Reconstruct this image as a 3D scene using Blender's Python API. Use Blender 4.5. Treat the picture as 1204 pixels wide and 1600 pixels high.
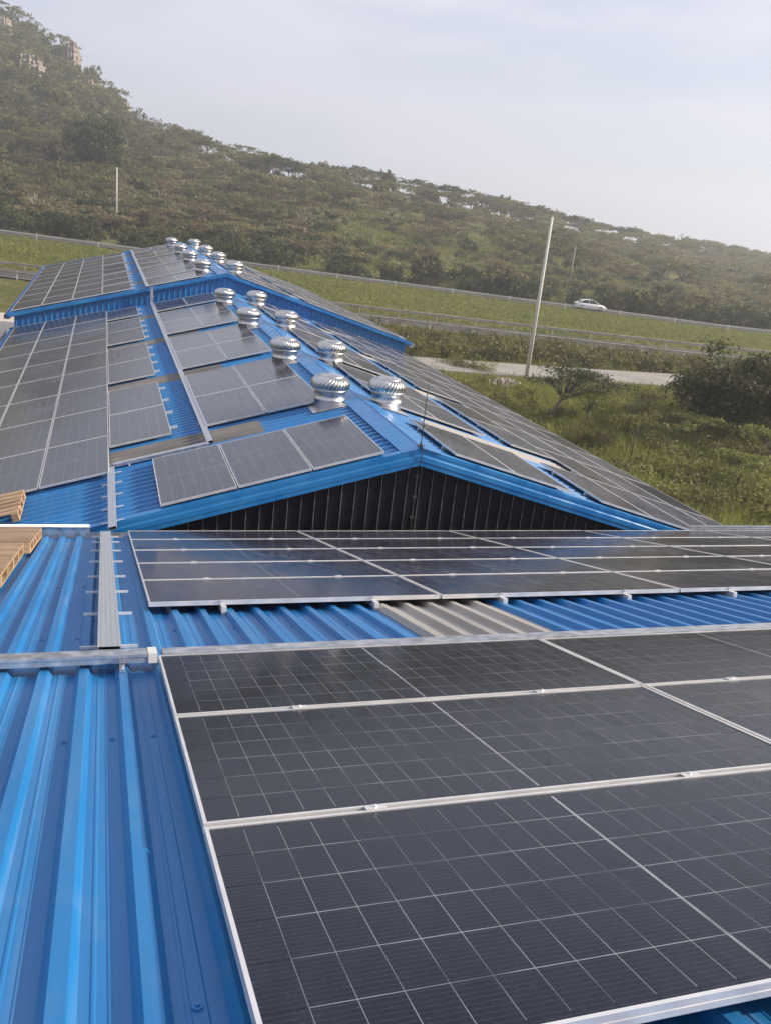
import bpy, math, random
import numpy as np
from mathutils import Matrix, Vector

for o in list(bpy.data.objects):
    bpy.data.objects.remove(o)
scene = bpy.context.scene
col = scene.collection
rnd = random.Random(7)
rng = np.random.default_rng(11)

# ------------------------------------------------------------------ camera
H = 9.0                                   # camera height above the ground
FPX = 1348.23                             # focal length in photo pixels (1204 x 1600)
CAM = np.array([[0.95018648, 0.00613946, 0.31162149],      # rows: world x, y, z of camera right / down / forward
                [-0.29175145, -0.33426574, 0.89618497],
                [0.10966648, -0.94245887, -0.3158236]])
cam_data = bpy.data.cameras.new('camera')
cam = bpy.data.objects.new('camera', cam_data)
col.objects.link(cam)
R3 = Matrix(((CAM[0, 0], -CAM[0, 1], -CAM[0, 2]), (CAM[1, 0], -CAM[1, 1], -CAM[1, 2]), (CAM[2, 0], -CAM[2, 1], -CAM[2, 2])))
cam.matrix_world = Matrix.Translation((0, 0, H)) @ R3.to_4x4()
cam_data.sensor_fit = 'VERTICAL'
cam_data.sensor_height = 24.0
cam_data.lens = FPX / 1600.0 * 24.0
cam_data.clip_start = 0.05
cam_data.clip_end = 6000
scene.camera = cam
scene.render.resolution_x, scene.render.resolution_y = 770, 1024

# ------------------------------------------------------------------ light
SUN_EL, SUN_AZ = math.radians(29), math.radians(103)        # azimuth from +Y towards +X
world = bpy.data.worlds.new('World'); scene.world = world
world.use_nodes = True
wn, wl = world.node_tree.nodes, world.node_tree.links
wn.clear()
w_out = wn.new('ShaderNodeOutputWorld'); w_bg = wn.new('ShaderNodeBackground')
sky = wn.new('ShaderNodeTexSky'); sky.sky_type = 'NISHITA'; sky.sun_disc = False
sky.sun_elevation = SUN_EL; sky.sun_rotation = SUN_AZ
sky.dust_density = 3.0; sky.air_density = 1.0; sky.altitude = 1600
w_tc = wn.new('ShaderNodeTexCoord'); w_map = wn.new('ShaderNodeMapping')
w_map.inputs['Scale'].default_value = (1.0, 1.0, 4.5); w_map.inputs['Rotation'].default_value = (0.1, 0.12, 0.4)
w_no = wn.new('ShaderNodeTexNoise'); w_no.inputs['Scale'].default_value = 3.4; w_no.inputs['Detail'].default_value = 5; w_no.inputs['Roughness'].default_value = 0.5
w_rmp = wn.new('ShaderNodeMapRange'); w_rmp.inputs['From Min'].default_value = 0.36; w_rmp.inputs['From Max'].default_value = 0.62
w_rmp.inputs['To Min'].default_value = 0.55; w_rmp.inputs['To Max'].default_value = 1.0
w_mix = wn.new('ShaderNodeMixRGB'); w_mix.inputs['Color2'].default_value = (5.25, 5.4, 6.3, 1)
wl.new(w_tc.outputs['Generated'], w_map.inputs['Vector']); wl.new(w_map.outputs['Vector'], w_no.inputs['Vector'])
wl.new(w_no.outputs['Fac'], w_rmp.inputs['Value']); wl.new(w_rmp.outputs['Result'], w_mix.inputs['Fac'])
wl.new(sky.outputs['Color'], w_mix.inputs['Color1']); wl.new(w_mix.outputs['Color'], w_bg.inputs['Color'])
w_bg.inputs['Strength'].default_value = 0.10
wl.new(w_bg.outputs['Background'], w_out.inputs['Surface'])

sun_d = bpy.data.lights.new('sun', 'SUN'); sun_d.energy = 5.0; sun_d.angle = math.radians(1.5); sun_d.color = (1.0, 0.87, 0.69)
sun_o = bpy.data.objects.new('sun', sun_d); col.objects.link(sun_o)
sdir = Vector((math.sin(SUN_AZ) * math.cos(SUN_EL), math.cos(SUN_AZ) * math.cos(SUN_EL), math.sin(SUN_EL)))
sun_o.rotation_euler = sdir.to_track_quat('Z', 'Y').to_euler()
sun_o.location = (60, -20, 60)
vs = scene.view_settings
vs.view_transform = 'Standard'; vs.look = 'None'; vs.gamma = 1.0; vs.exposure = 0.62; vs.use_curve_mapping = False

# ------------------------------------------------------------------ helpers: materials
def new_mat(name):
    m = bpy.data.materials.new(name); m.use_nodes = True
    nt = m.node_tree
    return m, nt, nt.nodes, nt.links, nt.nodes['Principled BSDF']

def mth(nt, op, a, b=None, clamp=False):
    n = nt.nodes.new('ShaderNodeMath'); n.operation = op; n.use_clamp = clamp
    for i, v in enumerate((a, b)):
        if v is None: continue
        if isinstance(v, (int, float)): n.inputs[i].default_value = v
        else: nt.links.new(v, n.inputs[i])
    return n.outputs[0]

def noisy(name, c1, c2, scale=3.0, rough=(0.5, 0.7), metallic=0.0, bump=0.0, stretch=(1, 1, 1), detail=4, rndvar=0.0, spec=0.5, lo=0.35, hi=0.65, coord='Object', bscale=None):
    m, nt, N, L, b = new_mat(name)
    tc = N.new('ShaderNodeTexCoord'); mp = N.new('ShaderNodeMapping'); mp.inputs['Scale'].default_value = stretch
    L.new(tc.outputs[coord], mp.inputs['Vector'])
    no = N.new('ShaderNodeTexNoise'); no.inputs['Scale'].default_value = scale; no.inputs['Detail'].default_value = detail
    L.new(mp.outputs['Vector'], no.inputs['Vector'])
    mr = N.new('ShaderNodeMapRange'); mr.inputs['From Min'].default_value = lo; mr.inputs['From Max'].default_value = hi
    L.new(no.outputs['Fac'], mr.inputs['Value'])
    mx = N.new('ShaderNodeMixRGB'); mx.inputs['Color1'].default_value = (*c1, 1); mx.inputs['Color2'].default_value = (*c2, 1)
    L.new(mr.outputs['Result'], mx.inputs['Fac'])
    out = mx.outputs['Color']
    if rndvar:
        oi = N.new('ShaderNodeObjectInfo'); hs = N.new('ShaderNodeHueSaturation')
        v = mth(nt, 'ADD', mth(nt, 'MULTIPLY', oi.outputs['Random'], 2 * rndvar), 1 - rndvar)
        L.new(v, hs.inputs['Value']); L.new(out, hs.inputs['Color']); out = hs.outputs['Color']
    L.new(out, b.inputs['Base Color'])
    rr = N.new('ShaderNodeMapRange'); rr.inputs['To Min'].default_value = rough[0]; rr.inputs['To Max'].default_value = rough[1]
    L.new(mr.outputs['Result'], rr.inputs['Value']); L.new(rr.outputs['Result'], b.inputs['Roughness'])
    b.inputs['Metallic'].default_value = metallic; b.inputs['Specular IOR Level'].default_value = spec
    if bump:
        n2 = N.new('ShaderNodeTexNoise'); n2.inputs['Scale'].default_value = bscale or scale * 3; n2.inputs['Detail'].default_value = 5
        L.new(mp.outputs['Vector'], n2.inputs['Vector'])
        bp = N.new('ShaderNodeBump'); bp.inputs['Strength'].default_value = bump; bp.inputs['Distance'].default_value = 0.05
        L.new(n2.outputs['Fac'], bp.inputs['Height']); L.new(bp.outputs['Normal'], b.inputs['Normal'])
    return m

def foliage(name, c1, c2, var=0.25, trans=0.4):
    m, nt, N, L, b = new_mat(name)
    geo = N.new('ShaderNodeNewGeometry'); oi = N.new('ShaderNodeObjectInfo')
    tc = N.new('ShaderNodeTexCoord'); no = N.new('ShaderNodeTexNoise'); no.inputs['Scale'].default_value = 0.16; no.inputs['Detail'].default_value = 3
    L.new(geo.outputs['Position'], no.inputs['Vector'])
    r = mth(nt, 'ADD', mth(nt, 'MULTIPLY', geo.outputs['Random Per Island'], 0.5), mth(nt, 'MULTIPLY', no.outputs['Fac'], 0.6))
    mx = N.new('ShaderNodeMixRGB'); mx.inputs['Color1'].default_value = (*c1, 1); mx.inputs['Color2'].default_value = (*c2, 1)
    L.new(r, mx.inputs['Fac'])
    hs = N.new('ShaderNodeHueSaturation')
    L.new(mth(nt, 'ADD', mth(nt, 'MULTIPLY', oi.outputs['Random'], 2 * var), 1 - var), hs.inputs['Value'])
    L.new(mth(nt, 'ADD', mth(nt, 'MULTIPLY', oi.outputs['Random'], 0.05), 0.475), hs.inputs['Hue'])
    L.new(mx.outputs['Color'], hs.inputs['Color'])
    L.new(hs.outputs['Color'], b.inputs['Base Color'])
    b.inputs['Roughness'].default_value = 0.6; b.inputs['Specular IOR Level'].default_value = 0.25
    tr = N.new('ShaderNodeBsdfTranslucent'); L.new(hs.outputs['Color'], tr.inputs['Color'])
    ms = N.new('ShaderNodeMixShader'); ms.inputs['Fac'].default_value = trans
    L.new(b.outputs['BSDF'], ms.inputs[1]); L.new(tr.outputs['BSDF'], ms.inputs[2])
    L.new(ms.outputs['Shader'], N['Material Output'].inputs['Surface'])
    return m

def pv_material(name, lines, base=(0.006, 0.010, 0.022), dustc=(0.042, 0.050, 0.082), ior=1.62):
    """dark glass over cells; object coordinates: x along the length, y across"""
    m, nt, N, L, b = new_mat(name)
    tc = N.new('ShaderNodeTexCoord'); sx = N.new('ShaderNodeSeparateXYZ'); L.new(tc.outputs['Object'], sx.inputs['Vector'])
    oi = N.new('ShaderNodeObjectInfo')
    geo = N.new('ShaderNodeNewGeometry')
    # dust that ran down in streaks along the short side of the panel, plus patches
    mp = N.new('ShaderNodeMapping'); mp.inputs['Scale'].default_value = (9, 2.2, 1)
    L.new(geo.outputs['Position'], mp.inputs['Vector'])
    n1 = N.new('ShaderNodeTexNoise'); n1.inputs['Scale'].default_value = 1.6; n1.inputs['Detail'].default_value = 5; L.new(mp.outputs['Vector'], n1.inputs['Vector'])
    n2 = N.new('ShaderNodeTexNoise'); n2.inputs['Scale'].default_value = 0.9; n2.inputs['Detail'].default_value = 3; L.new(geo.outputs['Position'], n2.inputs['Vector'])
    dust = mth(nt, 'MULTIPLY', mth(nt, 'SUBTRACT', n1.outputs['Fac'], 0.22, True), mth(nt, 'SUBTRACT', n2.outputs['Fac'], 0.15, True))
    n3 = N.new('ShaderNodeTexNoise'); n3.inputs['Scale'].default_value = 130; n3.inputs['Detail'].default_value = 2; L.new(geo.outputs['Position'], n3.inputs['Vector'])
    speck = mth(nt, 'MULTIPLY', mth(nt, 'SUBTRACT', n3.outputs['Fac'], 0.55, True), 2.2)
    dust = mth(nt, 'ADD', mth(nt, 'MULTIPLY', dust, 1.8), speck, True)
    mx = N.new('ShaderNodeMixRGB'); mx.inputs['Color1'].default_value = (*base, 1); mx.inputs['Color2'].default_value = (*dustc, 1)
    L.new(dust, mx.inputs['Fac'])
    colr = mx.outputs['Color']
    if lines:
        def line(coord, off, pitch, half):
            f = mth(nt, 'FRACT', mth(nt, 'DIVIDE', mth(nt, 'SUBTRACT', coord, off), pitch))
            f = mth(nt, 'MINIMUM', f, mth(nt, 'SUBTRACT', 1.0, f))
            return mth(nt, 'LESS_THAN', f, half / pitch)
        lx = mth(nt, 'MULTIPLY', line(sx.outputs['X'], 1.191, 0.107, 0.0016), 0.15)
        ly = mth(nt, 'MULTIPLY', line(sx.outputs['Y'], 0.567, 0.184, 0.0030), 0.5)
        mid = mth(nt, 'LESS_THAN', mth(nt, 'ABSOLUTE', mth(nt, 'SUBTRACT', sx.outputs['X'], 1.191)), 0.006)
        ln = mth(nt, 'MAXIMUM', mth(nt, 'MAXIMUM', lx, ly), mth(nt, 'MULTIPLY', mid, 0.55))
        mx2 = N.new('ShaderNodeMixRGB'); mx2.inputs['Color2'].default_value = (0.34, 0.35, 0.38, 1)
        L.new(mth(nt, 'MULTIPLY', ln, 0.8), mx2.inputs['Fac']); L.new(colr, mx2.inputs['Color1']); colr = mx2.outputs['Color']
    else:                                                        # thin busbar wires on the cells
        f = mth(nt, 'FRACT', mth(nt, 'DIVIDE', sx.outputs['Y'], 0.01808))
        bb = mth(nt, 'LESS_THAN', mth(nt, 'ABSOLUTE', mth(nt, 'SUBTRACT', f, 0.5)), 0.05)
        mx2 = N.new('ShaderNodeMixRGB'); mx2.inputs['Color2'].default_value = (0.20, 0.21, 0.24, 1)
        L.new(mth(nt, 'MULTIPLY', bb, 0.13), mx2.inputs['Fac']); L.new(colr, mx2.inputs['Color1']); colr = mx2.outputs['Color']
    L.new(colr, b.inputs['Base Color'])
    r = mth(nt, 'ADD', mth(nt, 'MULTIPLY', dust, 0.30), mth(nt, 'ADD', mth(nt, 'MULTIPLY', oi.outputs['Random'], 0.05), 0.09))
    L.new(r, b.inputs['Roughness'])
    b.inputs['IOR'].default_value = ior
    return m

M = {}
M['blue'] = noisy('blue_paint', (0.010, 0.132, 0.355), (0.020, 0.170, 0.41), 1.3, (0.30, 0.45), stretch=(1, 0.25, 1), rndvar=0.06, bump=0.04, bscale=9)
def roof_paint():
    m, nt, N, L, b = new_mat('blue_roof_paint')
    tc = N.new('ShaderNodeTexCoord'); oi = N.new('ShaderNodeObjectInfo')
    def nz(scale, stretch, det=4):
        mp = N.new('ShaderNodeMapping'); mp.inputs['Scale'].default_value = stretch; L.new(tc.outputs['Object'], mp.inputs['Vector'])
        n = N.new('ShaderNodeTexNoise'); n.inputs['Scale'].default_value = scale; n.inputs['Detail'].default_value = det; L.new(mp.outputs['Vector'], n.inputs['Vector']); return n.outputs['Fac']
    fade = nz(1.1, (1, 0.4, 1)); streak = nz(22, (1, 0.035, 1), 5); blot = nz(5.5, (1, 0.7, 1), 6); spot = nz(60, (1, 1, 1), 3)
    m1 = N.new('ShaderNodeMixRGB'); m1.inputs['Color1'].default_value = (0.008, 0.140, 0.385, 1); m1.inputs['Color2'].default_value = (0.014, 0.180, 0.45, 1)
    L.new(mth(nt, 'MULTIPLY', mth(nt, 'SUBTRACT', fade, 0.3, True), 2.5, True), m1.inputs['Fac'])
    dust = mth(nt, 'MULTIPLY', mth(nt, 'SUBTRACT', streak, 0.48, True), 1.5)
    dust = mth(nt, 'ADD', dust, mth(nt, 'MULTIPLY', mth(nt, 'SUBTRACT', blot, 0.56, True), 1.3))
    dust = mth(nt, 'ADD', dust, mth(nt, 'MULTIPLY', mth(nt, 'SUBTRACT', spot, 0.66, True), 2.0), True)
    m2 = N.new('ShaderNodeMixRGB'); m2.inputs['Color2'].default_value = (0.27, 0.31, 0.36, 1)
    L.new(mth(nt, 'MULTIPLY', dust, 0.42), m2.inputs['Fac']); L.new(m1.outputs['Color'], m2.inputs['Color1'])
    hs = N.new('ShaderNodeHueSaturation'); L.new(mth(nt, 'ADD', mth(nt, 'MULTIPLY', oi.outputs['Random'], 0.16), 0.92), hs.inputs['Value']); L.new(m2.outputs['Color'], hs.inputs['Color'])
    L.new(hs.outputs['Color'], b.inputs['Base Color'])
    L.new(mth(nt, 'ADD', mth(nt, 'MULTIPLY', dust, 0.5), mth(nt, 'ADD', mth(nt, 'MULTIPLY', fade, 0.2), 0.30)), b.inputs['Roughness'])
    bp = N.new('ShaderNodeBump'); bp.inputs['Strength'].default_value = 0.10; bp.inputs['Distance'].default_value = 0.03
    L.new(nz(3.0, (1, 0.5, 1), 2), bp.inputs['Height']); L.new(bp.outputs['Normal'], b.inputs['Normal'])
    return m
M['blue'] = roof_paint()
M['blue_flash'] = noisy('blue_flashing_paint', (0.009, 0.150, 0.43), (0.024, 0.20, 0.48), 2.2, (0.22, 0.42), bump=0.10, bscale=5)
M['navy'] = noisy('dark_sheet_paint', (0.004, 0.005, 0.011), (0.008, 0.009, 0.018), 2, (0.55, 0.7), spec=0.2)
M['navy_rib'] = noisy('highlight_rib_crest', (0.24, 0.235, 0.23), (0.06, 0.06, 0.065), 3, (0.4, 0.5), stretch=(1, 1, 2))  # edge highlight of the gable ribs, painted as a lighter crest
M['blue_rib'] = noisy('highlight_blue_rib_crest', (0.10, 0.24, 0.44), (0.03, 0.16, 0.40), 3, (0.35, 0.5))  # same painted edge highlight, in light blue, for the blue sheets
M['alu'] = noisy('anodised_aluminium', (0.72, 0.71, 0.71), (0.80, 0.79, 0.79), 6, (0.30, 0.42), metallic=0.55)
M['galv'] = noisy('galvanised_steel', (0.42, 0.45, 0.50), (0.60, 0.62, 0.66), 14, (0.28, 0.45), metallic=0.75, bump=0.03)
M['steel'] = noisy('bright_steel', (0.46, 0.46, 0.47), (0.66, 0.65, 0.64), 5, (0.28, 0.45), metallic=1.0, bump=0.06, bscale=7)
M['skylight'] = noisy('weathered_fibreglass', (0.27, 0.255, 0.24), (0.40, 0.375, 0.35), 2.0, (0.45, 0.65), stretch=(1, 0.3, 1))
M['skylight_shaded'] = noisy('shade_tinted_fibreglass', (0.13, 0.12, 0.115), (0.21, 0.195, 0.185), 2.0, (0.5, 0.7), stretch=(0.3, 1, 1))  # darker skylight copy: shading of the left slopes painted into the colour
M['pv'] = pv_material('pv_laminate', True, (0.020, 0.021, 0.034), (0.118, 0.115, 0.158), 1.75)
M['pv_cell'] = pv_material('pv_cell_glass', False, (0.003, 0.005, 0.014), (0.026, 0.032, 0.058), 1.34)
M['pv_back'] = noisy('pv_backing', (0.004, 0.007, 0.018), (0.009, 0.012, 0.026), 4, (0.12, 0.22), spec=0.3)
M['pv_ribbon'] = noisy('pv_ribbon', (0.30, 0.31, 0.34), (0.09, 0.095, 0.11), 2.2, (0.3, 0.45), metallic=0.1, stretch=(1, 1.5, 1), lo=0.4, hi=0.6)
M['wood'] = noisy('pallet_wood', (0.30, 0.185, 0.10), (0.46, 0.32, 0.20), 3, (0.7, 0.9), stretch=(1, 7, 7), rndvar=0.2)
M['ply'] = noisy('plywood', (0.20, 0.125, 0.075), (0.36, 0.25, 0.16), 2.5, (0.65, 0.85), stretch=(1, 5, 5), rndvar=0.15)
M['white_metal'] = noisy('white_painted_metal', (0.72, 0.72, 0.70), (0.6, 0.6, 0.58), 4, (0.35, 0.5))
M['asphalt'] = noisy('asphalt', (0.062, 0.060, 0.057), (0.095, 0.09, 0.085), 0.6, (0.92, 0.98), bump=0.2, bscale=20, spec=0.15)
M['pale_road'] = noisy('worn_access_road', (0.23, 0.215, 0.20), (0.31, 0.29, 0.265), 0.5, (0.85, 0.95), bump=0.2, bscale=12)
M['concrete'] = noisy('concrete', (0.42, 0.37, 0.32), (0.52, 0.47, 0.41), 0.4, (0.8, 0.9))
M['paint_line'] = noisy('road_paint', (0.7, 0.7, 0.68), (0.55, 0.55, 0.52), 3, (0.6, 0.7))
M['rail_rust'] = noisy('rusted_rail', (0.34, 0.29, 0.24), (0.50, 0.46, 0.41), 1.5, (0.5, 0.7), metallic=0.3)
M['rail_zinc'] = noisy('zinc_rail', (0.55, 0.54, 0.52), (0.68, 0.66, 0.63), 1.5, (0.4, 0.6), metallic=0.35)
M['pole'] = noisy('concrete_pole', (0.50, 0.48, 0.45), (0.62, 0.60, 0.56), 1.2, (0.7, 0.85), stretch=(1, 1, 0.3))
M['pole_dark'] = noisy('weathered_pole', (0.20, 0.19, 0.18), (0.30, 0.28, 0.26), 1.2, (0.8, 0.9), stretch=(1, 1, 0.3))
M['dark_metal'] = noisy('dark_fitting', (0.05, 0.05, 0.055), (0.09, 0.09, 0.09), 5, (0.5, 0.6), metallic=0.5)
M['bark'] = noisy('bark', (0.10, 0.08, 0.06), (0.17, 0.14, 0.11), 4, (0.85, 0.95), bump=0.3)
M['bark_pale'] = noisy('pale_bark', (0.36, 0.32, 0.25), (0.48, 0.43, 0.35), 3, (0.8, 0.9), bump=0.2)
M['rock'] = noisy('cliff_rock', (0.20, 0.17, 0.145), (0.36, 0.30, 0.25), 0.25, (0.85, 0.95), bump=0.8, bscale=0.6)
M['car_white'] = noisy('car_paint', (0.78, 0.78, 0.78), (0.82, 0.82, 0.82), 1, (0.12, 0.18))
M['car_glass'] = noisy('car_glass', (0.015, 0.018, 0.02), (0.02, 0.022, 0.026), 1, (0.04, 0.08))
M['tyre'] = noisy('tyre_rubber', (0.02, 0.02, 0.02), (0.035, 0.035, 0.035), 8, (0.75, 0.85))
M['lamp_red'] = noisy('red_lens', (0.4, 0.02, 0.02), (0.5, 0.03, 0.03), 3, (0.15, 0.2))
M['lamp_clear'] = noisy('clear_lens', (0.7, 0.72, 0.75), (0.8, 0.8, 0.8), 3, (0.08, 0.12))
M['render_wall'] = noisy('grey_render', (0.40, 0.39, 0.37), (0.5, 0.48, 0.46), 0.8, (0.8, 0.9))
M['fol_olive'] = foliage('foliage_olive', (0.090, 0.094, 0.036), (0.200, 0.182, 0.075))
M['fol_brown'] = foliage('foliage_brown', (0.140, 0.118, 0.056), (0.235, 0.198, 0.100))
M['fol_dark'] = foliage('foliage_dark', (0.038, 0.050, 0.020), (0.100, 0.106, 0.044))
M['fol_yellow'] = foliage('foliage_yellow', (0.12, 0.125, 0.035), (0.24, 0.225, 0.075))
M['fol_grass'] = foliage('foliage_grass', (0.14, 0.16, 0.036), (0.30, 0.28, 0.085), var=0.0)

def ground_material():
    m, nt, N, L, b = new_mat('ground_earth_grass')
    geo = N.new('ShaderNodeNewGeometry')
    def nz(s, d=5, r=0.55):
        n = N.new('ShaderNodeTexNoise'); n.inputs['Scale'].default_value = s; n.inputs['Detail'].default_value = d; n.inputs['Roughness'].default_value = r
        L.new(geo.outputs['Position'], n.inputs['Vector']); return n.outputs['Fac']
    r1 = N.new('ShaderNodeValToRGB'); r1.color_ramp.elements[0].position = 0.33; r1.color_ramp.elements[1].position = 0.66
    r1.color_ramp.elements[0].color = (0.075, 0.082, 0.030, 1); r1.color_ramp.elements[1].color = (0.24, 0.20, 0.095, 1)
    e = r1.color_ramp.elements.new(0.5); e.color = (0.12, 0.125, 0.042, 1)
    L.new(mth(nt, 'ADD', mth(nt, 'MULTIPLY', nz(0.07), 0.5), mth(nt, 'MULTIPLY', nz(0.9), 0.5)), r1.inputs['Fac'])
    L.new(r1.outputs['Color'], b.inputs['Base Color'])
    b.inputs['Roughness'].default_value = 0.95; b.inputs['Specular IOR Level'].default_value = 0.1
    bp = N.new('ShaderNodeBump'); bp.inputs['Strength'].default_value = 0.9; bp.inputs['Distance'].default_value = 0.35
    L.new(nz(2.2, 6, 0.7), bp.inputs['Height']); L.new(bp.outputs['Normal'], b.inputs['Normal'])
    return m
M['ground'] = ground_material()

# ------------------------------------------------------------------ helpers: meshes and objects
def make_mesh(name, verts, faces, mats, midx=None, smooth=False):
    me = bpy.data.meshes.new(name)
    me.from_pydata([tuple(map(float, v)) for v in verts], [], [tuple(f) for f in faces])
    for m in (mats if isinstance(mats, (list, tuple)) else [mats]): me.materials.append(m)
    if midx is not None: me.polygons.foreach_set('material_index', list(midx))
    if smooth: me.polygons.foreach_set('use_smooth', [True] * len(me.polygons))
    me.update()
    return me

def tri_mesh(name, V, F, mats, midx=None, smooth=None):
    """fast: V (n,3), F (m,3) numpy"""
    me = bpy.data.meshes.new(name)
    me.vertices.add(len(V)); me.vertices.foreach_set('co', np.asarray(V, np.float32).ravel())
    me.loops.add(len(F) * 3); me.loops.foreach_set('vertex_index', np.asarray(F, np.int32).ravel())
    me.polygons.add(len(F)); me.polygons.foreach_set('loop_start', np.arange(0, len(F) * 3, 3, dtype=np.int32))
    for m in (mats if isinstance(mats, (list, tuple)) else [mats]): me.materials.append(m)
    if midx is not None: me.polygons.foreach_set('material_index', np.asarray(midx, np.int32))
    if smooth is not None: me.polygons.foreach_set('use_smooth', np.asarray(smooth, bool))
    me.update(calc_edges=True)
    return me

class MB:
    """collects boxes, tubes, strips in one mesh"""
    def __init__(self): self.v, self.f = [], []
    def add(self, verts, faces):
        k = len(self.v); self.v += [tuple(p) for p in verts]; self.f += [tuple(i + k for i in q) for q in faces]; return self
    def box(self, x0, x1, y0, y1, z0, z1, mat=None):
        vs_ = [(x, y, z) for z in (z0, z1) for y in (y0, y1) for x in (x0, x1)]
        if mat is not None: vs_ = [tuple(mat @ Vector(p)) for p in vs_]
        return self.add(vs_, [(0, 2, 3, 1), (4, 5, 7, 6), (0, 1, 5, 4), (2, 6, 7, 3), (0, 4, 6, 2), (1, 3, 7, 5)])
    def tube(self, pts, rad, n=8, cap=True):
        pts = [Vector(p) for p in pts]; rad = rad if isinstance(rad, (list, tuple)) else [rad] * len(pts)
        vs_, fs = [], []
        for i, p in enumerate(pts):
            d = (pts[min(i + 1, len(pts) - 1)] - pts[max(i - 1, 0)]).normalized()
            a = d.orthogonal().normalized() if abs(d.z) < 0.95 else Vector((1, 0, 0)).cross(d).normalized()
            b2 = d.cross(a)
            for k in range(n):
                t = 2 * math.pi * k / n
                vs_.append(p + (a * math.cos(t) + b2 * math.sin(t)) * rad[i])
        for i in range(len(pts) - 1):
            for k in range(n):
                k2 = (k + 1) % n
                fs.append((i * n + k, i * n + k2, (i + 1) * n + k2, (i + 1) * n + k))
        if cap: fs += [tuple(range(n - 1, -1, -1)), tuple((len(pts) - 1) * n + k for k in range(n))]
        return self.add(vs_, fs)
    def lathe(self, prof, n=24, centre=(0, 0, 0)):
        vs_, fs = [], []
        for r, z in prof:
            for k in range(n):
                t = 2 * math.pi * k / n
                vs_.append((centre[0] + r * math.cos(t), centre[1] + r * math.sin(t), centre[2] + z))
        for i in range(len(prof) - 1):
            for k in range(n):
                k2 = (k + 1) % n
                fs.append((i * n + k, i * n + k2, (i + 1) * n + k2, (i + 1) * n + k))
        return self.add(vs_, fs)
    def mesh(self, name, mat, smooth=False): return make_mesh(name, self.v, self.f, mat, smooth=smooth)

def obj(name, mesh, parent=None, mat4=None):
    o = bpy.data.objects.new(name, mesh); col.objects.link(o)
    if parent is not None: o.parent = parent
    if mat4 is not None:
        if parent is None: o.matrix_world = mat4
        else: o.matrix_local = mat4
    return o

def tag(o, label=None, cat=None, group=None, kind=None):
    if label: o['label'] = label
    if cat: o['category'] = cat
    if group: o['group'] = group
    if kind: o['kind'] = kind
    return o

def empty(name, mat4, label, cat, group=None):
    o = bpy.data.objects.new(name, None); col.objects.link(o); o.matrix_world = mat4; o.empty_display_size = 0.2
    return tag(o, label, cat, group)

def T(*p): return Matrix.Translation(p)
def frame(o, x, y, z):
    return Matrix(((x[0], y[0], z[0], o[0]), (x[1], y[1], z[1], o[1]), (x[2], y[2], z[2], o[2]), (0, 0, 0, 1)))

def ray(px, py):
    q = CAM @ np.array([(px - 602) / FPX, (py - 800) / FPX, 1.0]); return q / np.linalg.norm(q)

# ------------------------------------------------------------------ the planes of the roofs
PIT = math.radians(15.26)
C_, S_ = math.cos(PIT), math.sin(PIT)
# near roof: u to the right, v down the slope away from the camera, n up. panel glass at n = 0
cu, cv, cn = -0.3074, -3.8082, 1.1765
VX, VV, VN = np.array([1, 0, 0.]), np.array([0, C_, -S_]), np.array([0, S_, C_])
o_near = np.array([0, 0, H]) - VX * cu - VV * cv - VN * cn
F_NEAR = frame(o_near, VX, VV, VN)
# long building: ridge along Y
PA = math.radians(15.2); CA, SA = math.cos(PA), math.sin(PA)
O_A = np.array([0.112, 14.47, H - 4.413])
RIDGE_S = 4.76
RX, RZ = O_A[0] + RIDGE_S * CA, O_A[2] + RIDGE_S * SA
F_L = frame(O_A, (CA, 0, SA), (0, 1, 0), (-SA, 0, CA))                 # left slope: x up to the ridge, y away
F_R = frame((RX, O_A[1], RZ), (CA, 0, -SA), (0, 1, 0), (SA, 0, CA))    # right slope: x down from the ridge
STEP = 0.60
F_L2 = F_L @ T(0, 0, STEP)
F_R2 = frame((RX, O_A[1], RZ + STEP / CA), (CA, 0, -SA), (0, 1, 0), (SA, 0, CA))
RZ2 = RZ + STEP / CA
PAN = -0.122                # roof pan below the glass plane
EAVE_S = 8.45               # slope length ridge to eave
YG = 12.18                  # gable edge
YB = O_A[1] + 21.75         # front edge of the raised roof
YE = O_A[1] + 45.3          # far end

PITCH = 0.21
def rib_profile(w0, w1, phase=0.0, fine=False, rise=0.036, base=None):
    """points (x, z) of an IBR-like profile between w0 and w1"""
    base = base or [(0.0, 0), (0.018, 0), (0.040, rise), (0.085, rise), (0.107, 0)]
    if fine: base += [(0.133, 0), (0.138, 0.0022), (0.144, 0.0022), (0.149, 0), (0.172, 0), (0.177, 0.0022), (0.183, 0.0022), (0.188, 0)]
    pts = []
    k0 = math.floor((w0 - phase) / PITCH) - 1
    x = k0 * PITCH + phase
    while x < w1 + PITCH:
        for dx, z in base: pts.append((x + dx, z))
        x += PITCH
    out = []
    def interp(xx):
        for (xa, za), (xb, zb) in zip(pts, pts[1:]):
            if xa <= xx <= xb: return za + (zb - za) * ((xx - xa) / (xb - xa) if xb > xa else 0)
        return 0
    out.append((w0, interp(w0)))
    out += [p for p in pts if w0 + 1e-4 < p[0] < w1 - 1e-4]
    out.append((w1, interp(w1)))
    return out

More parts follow.
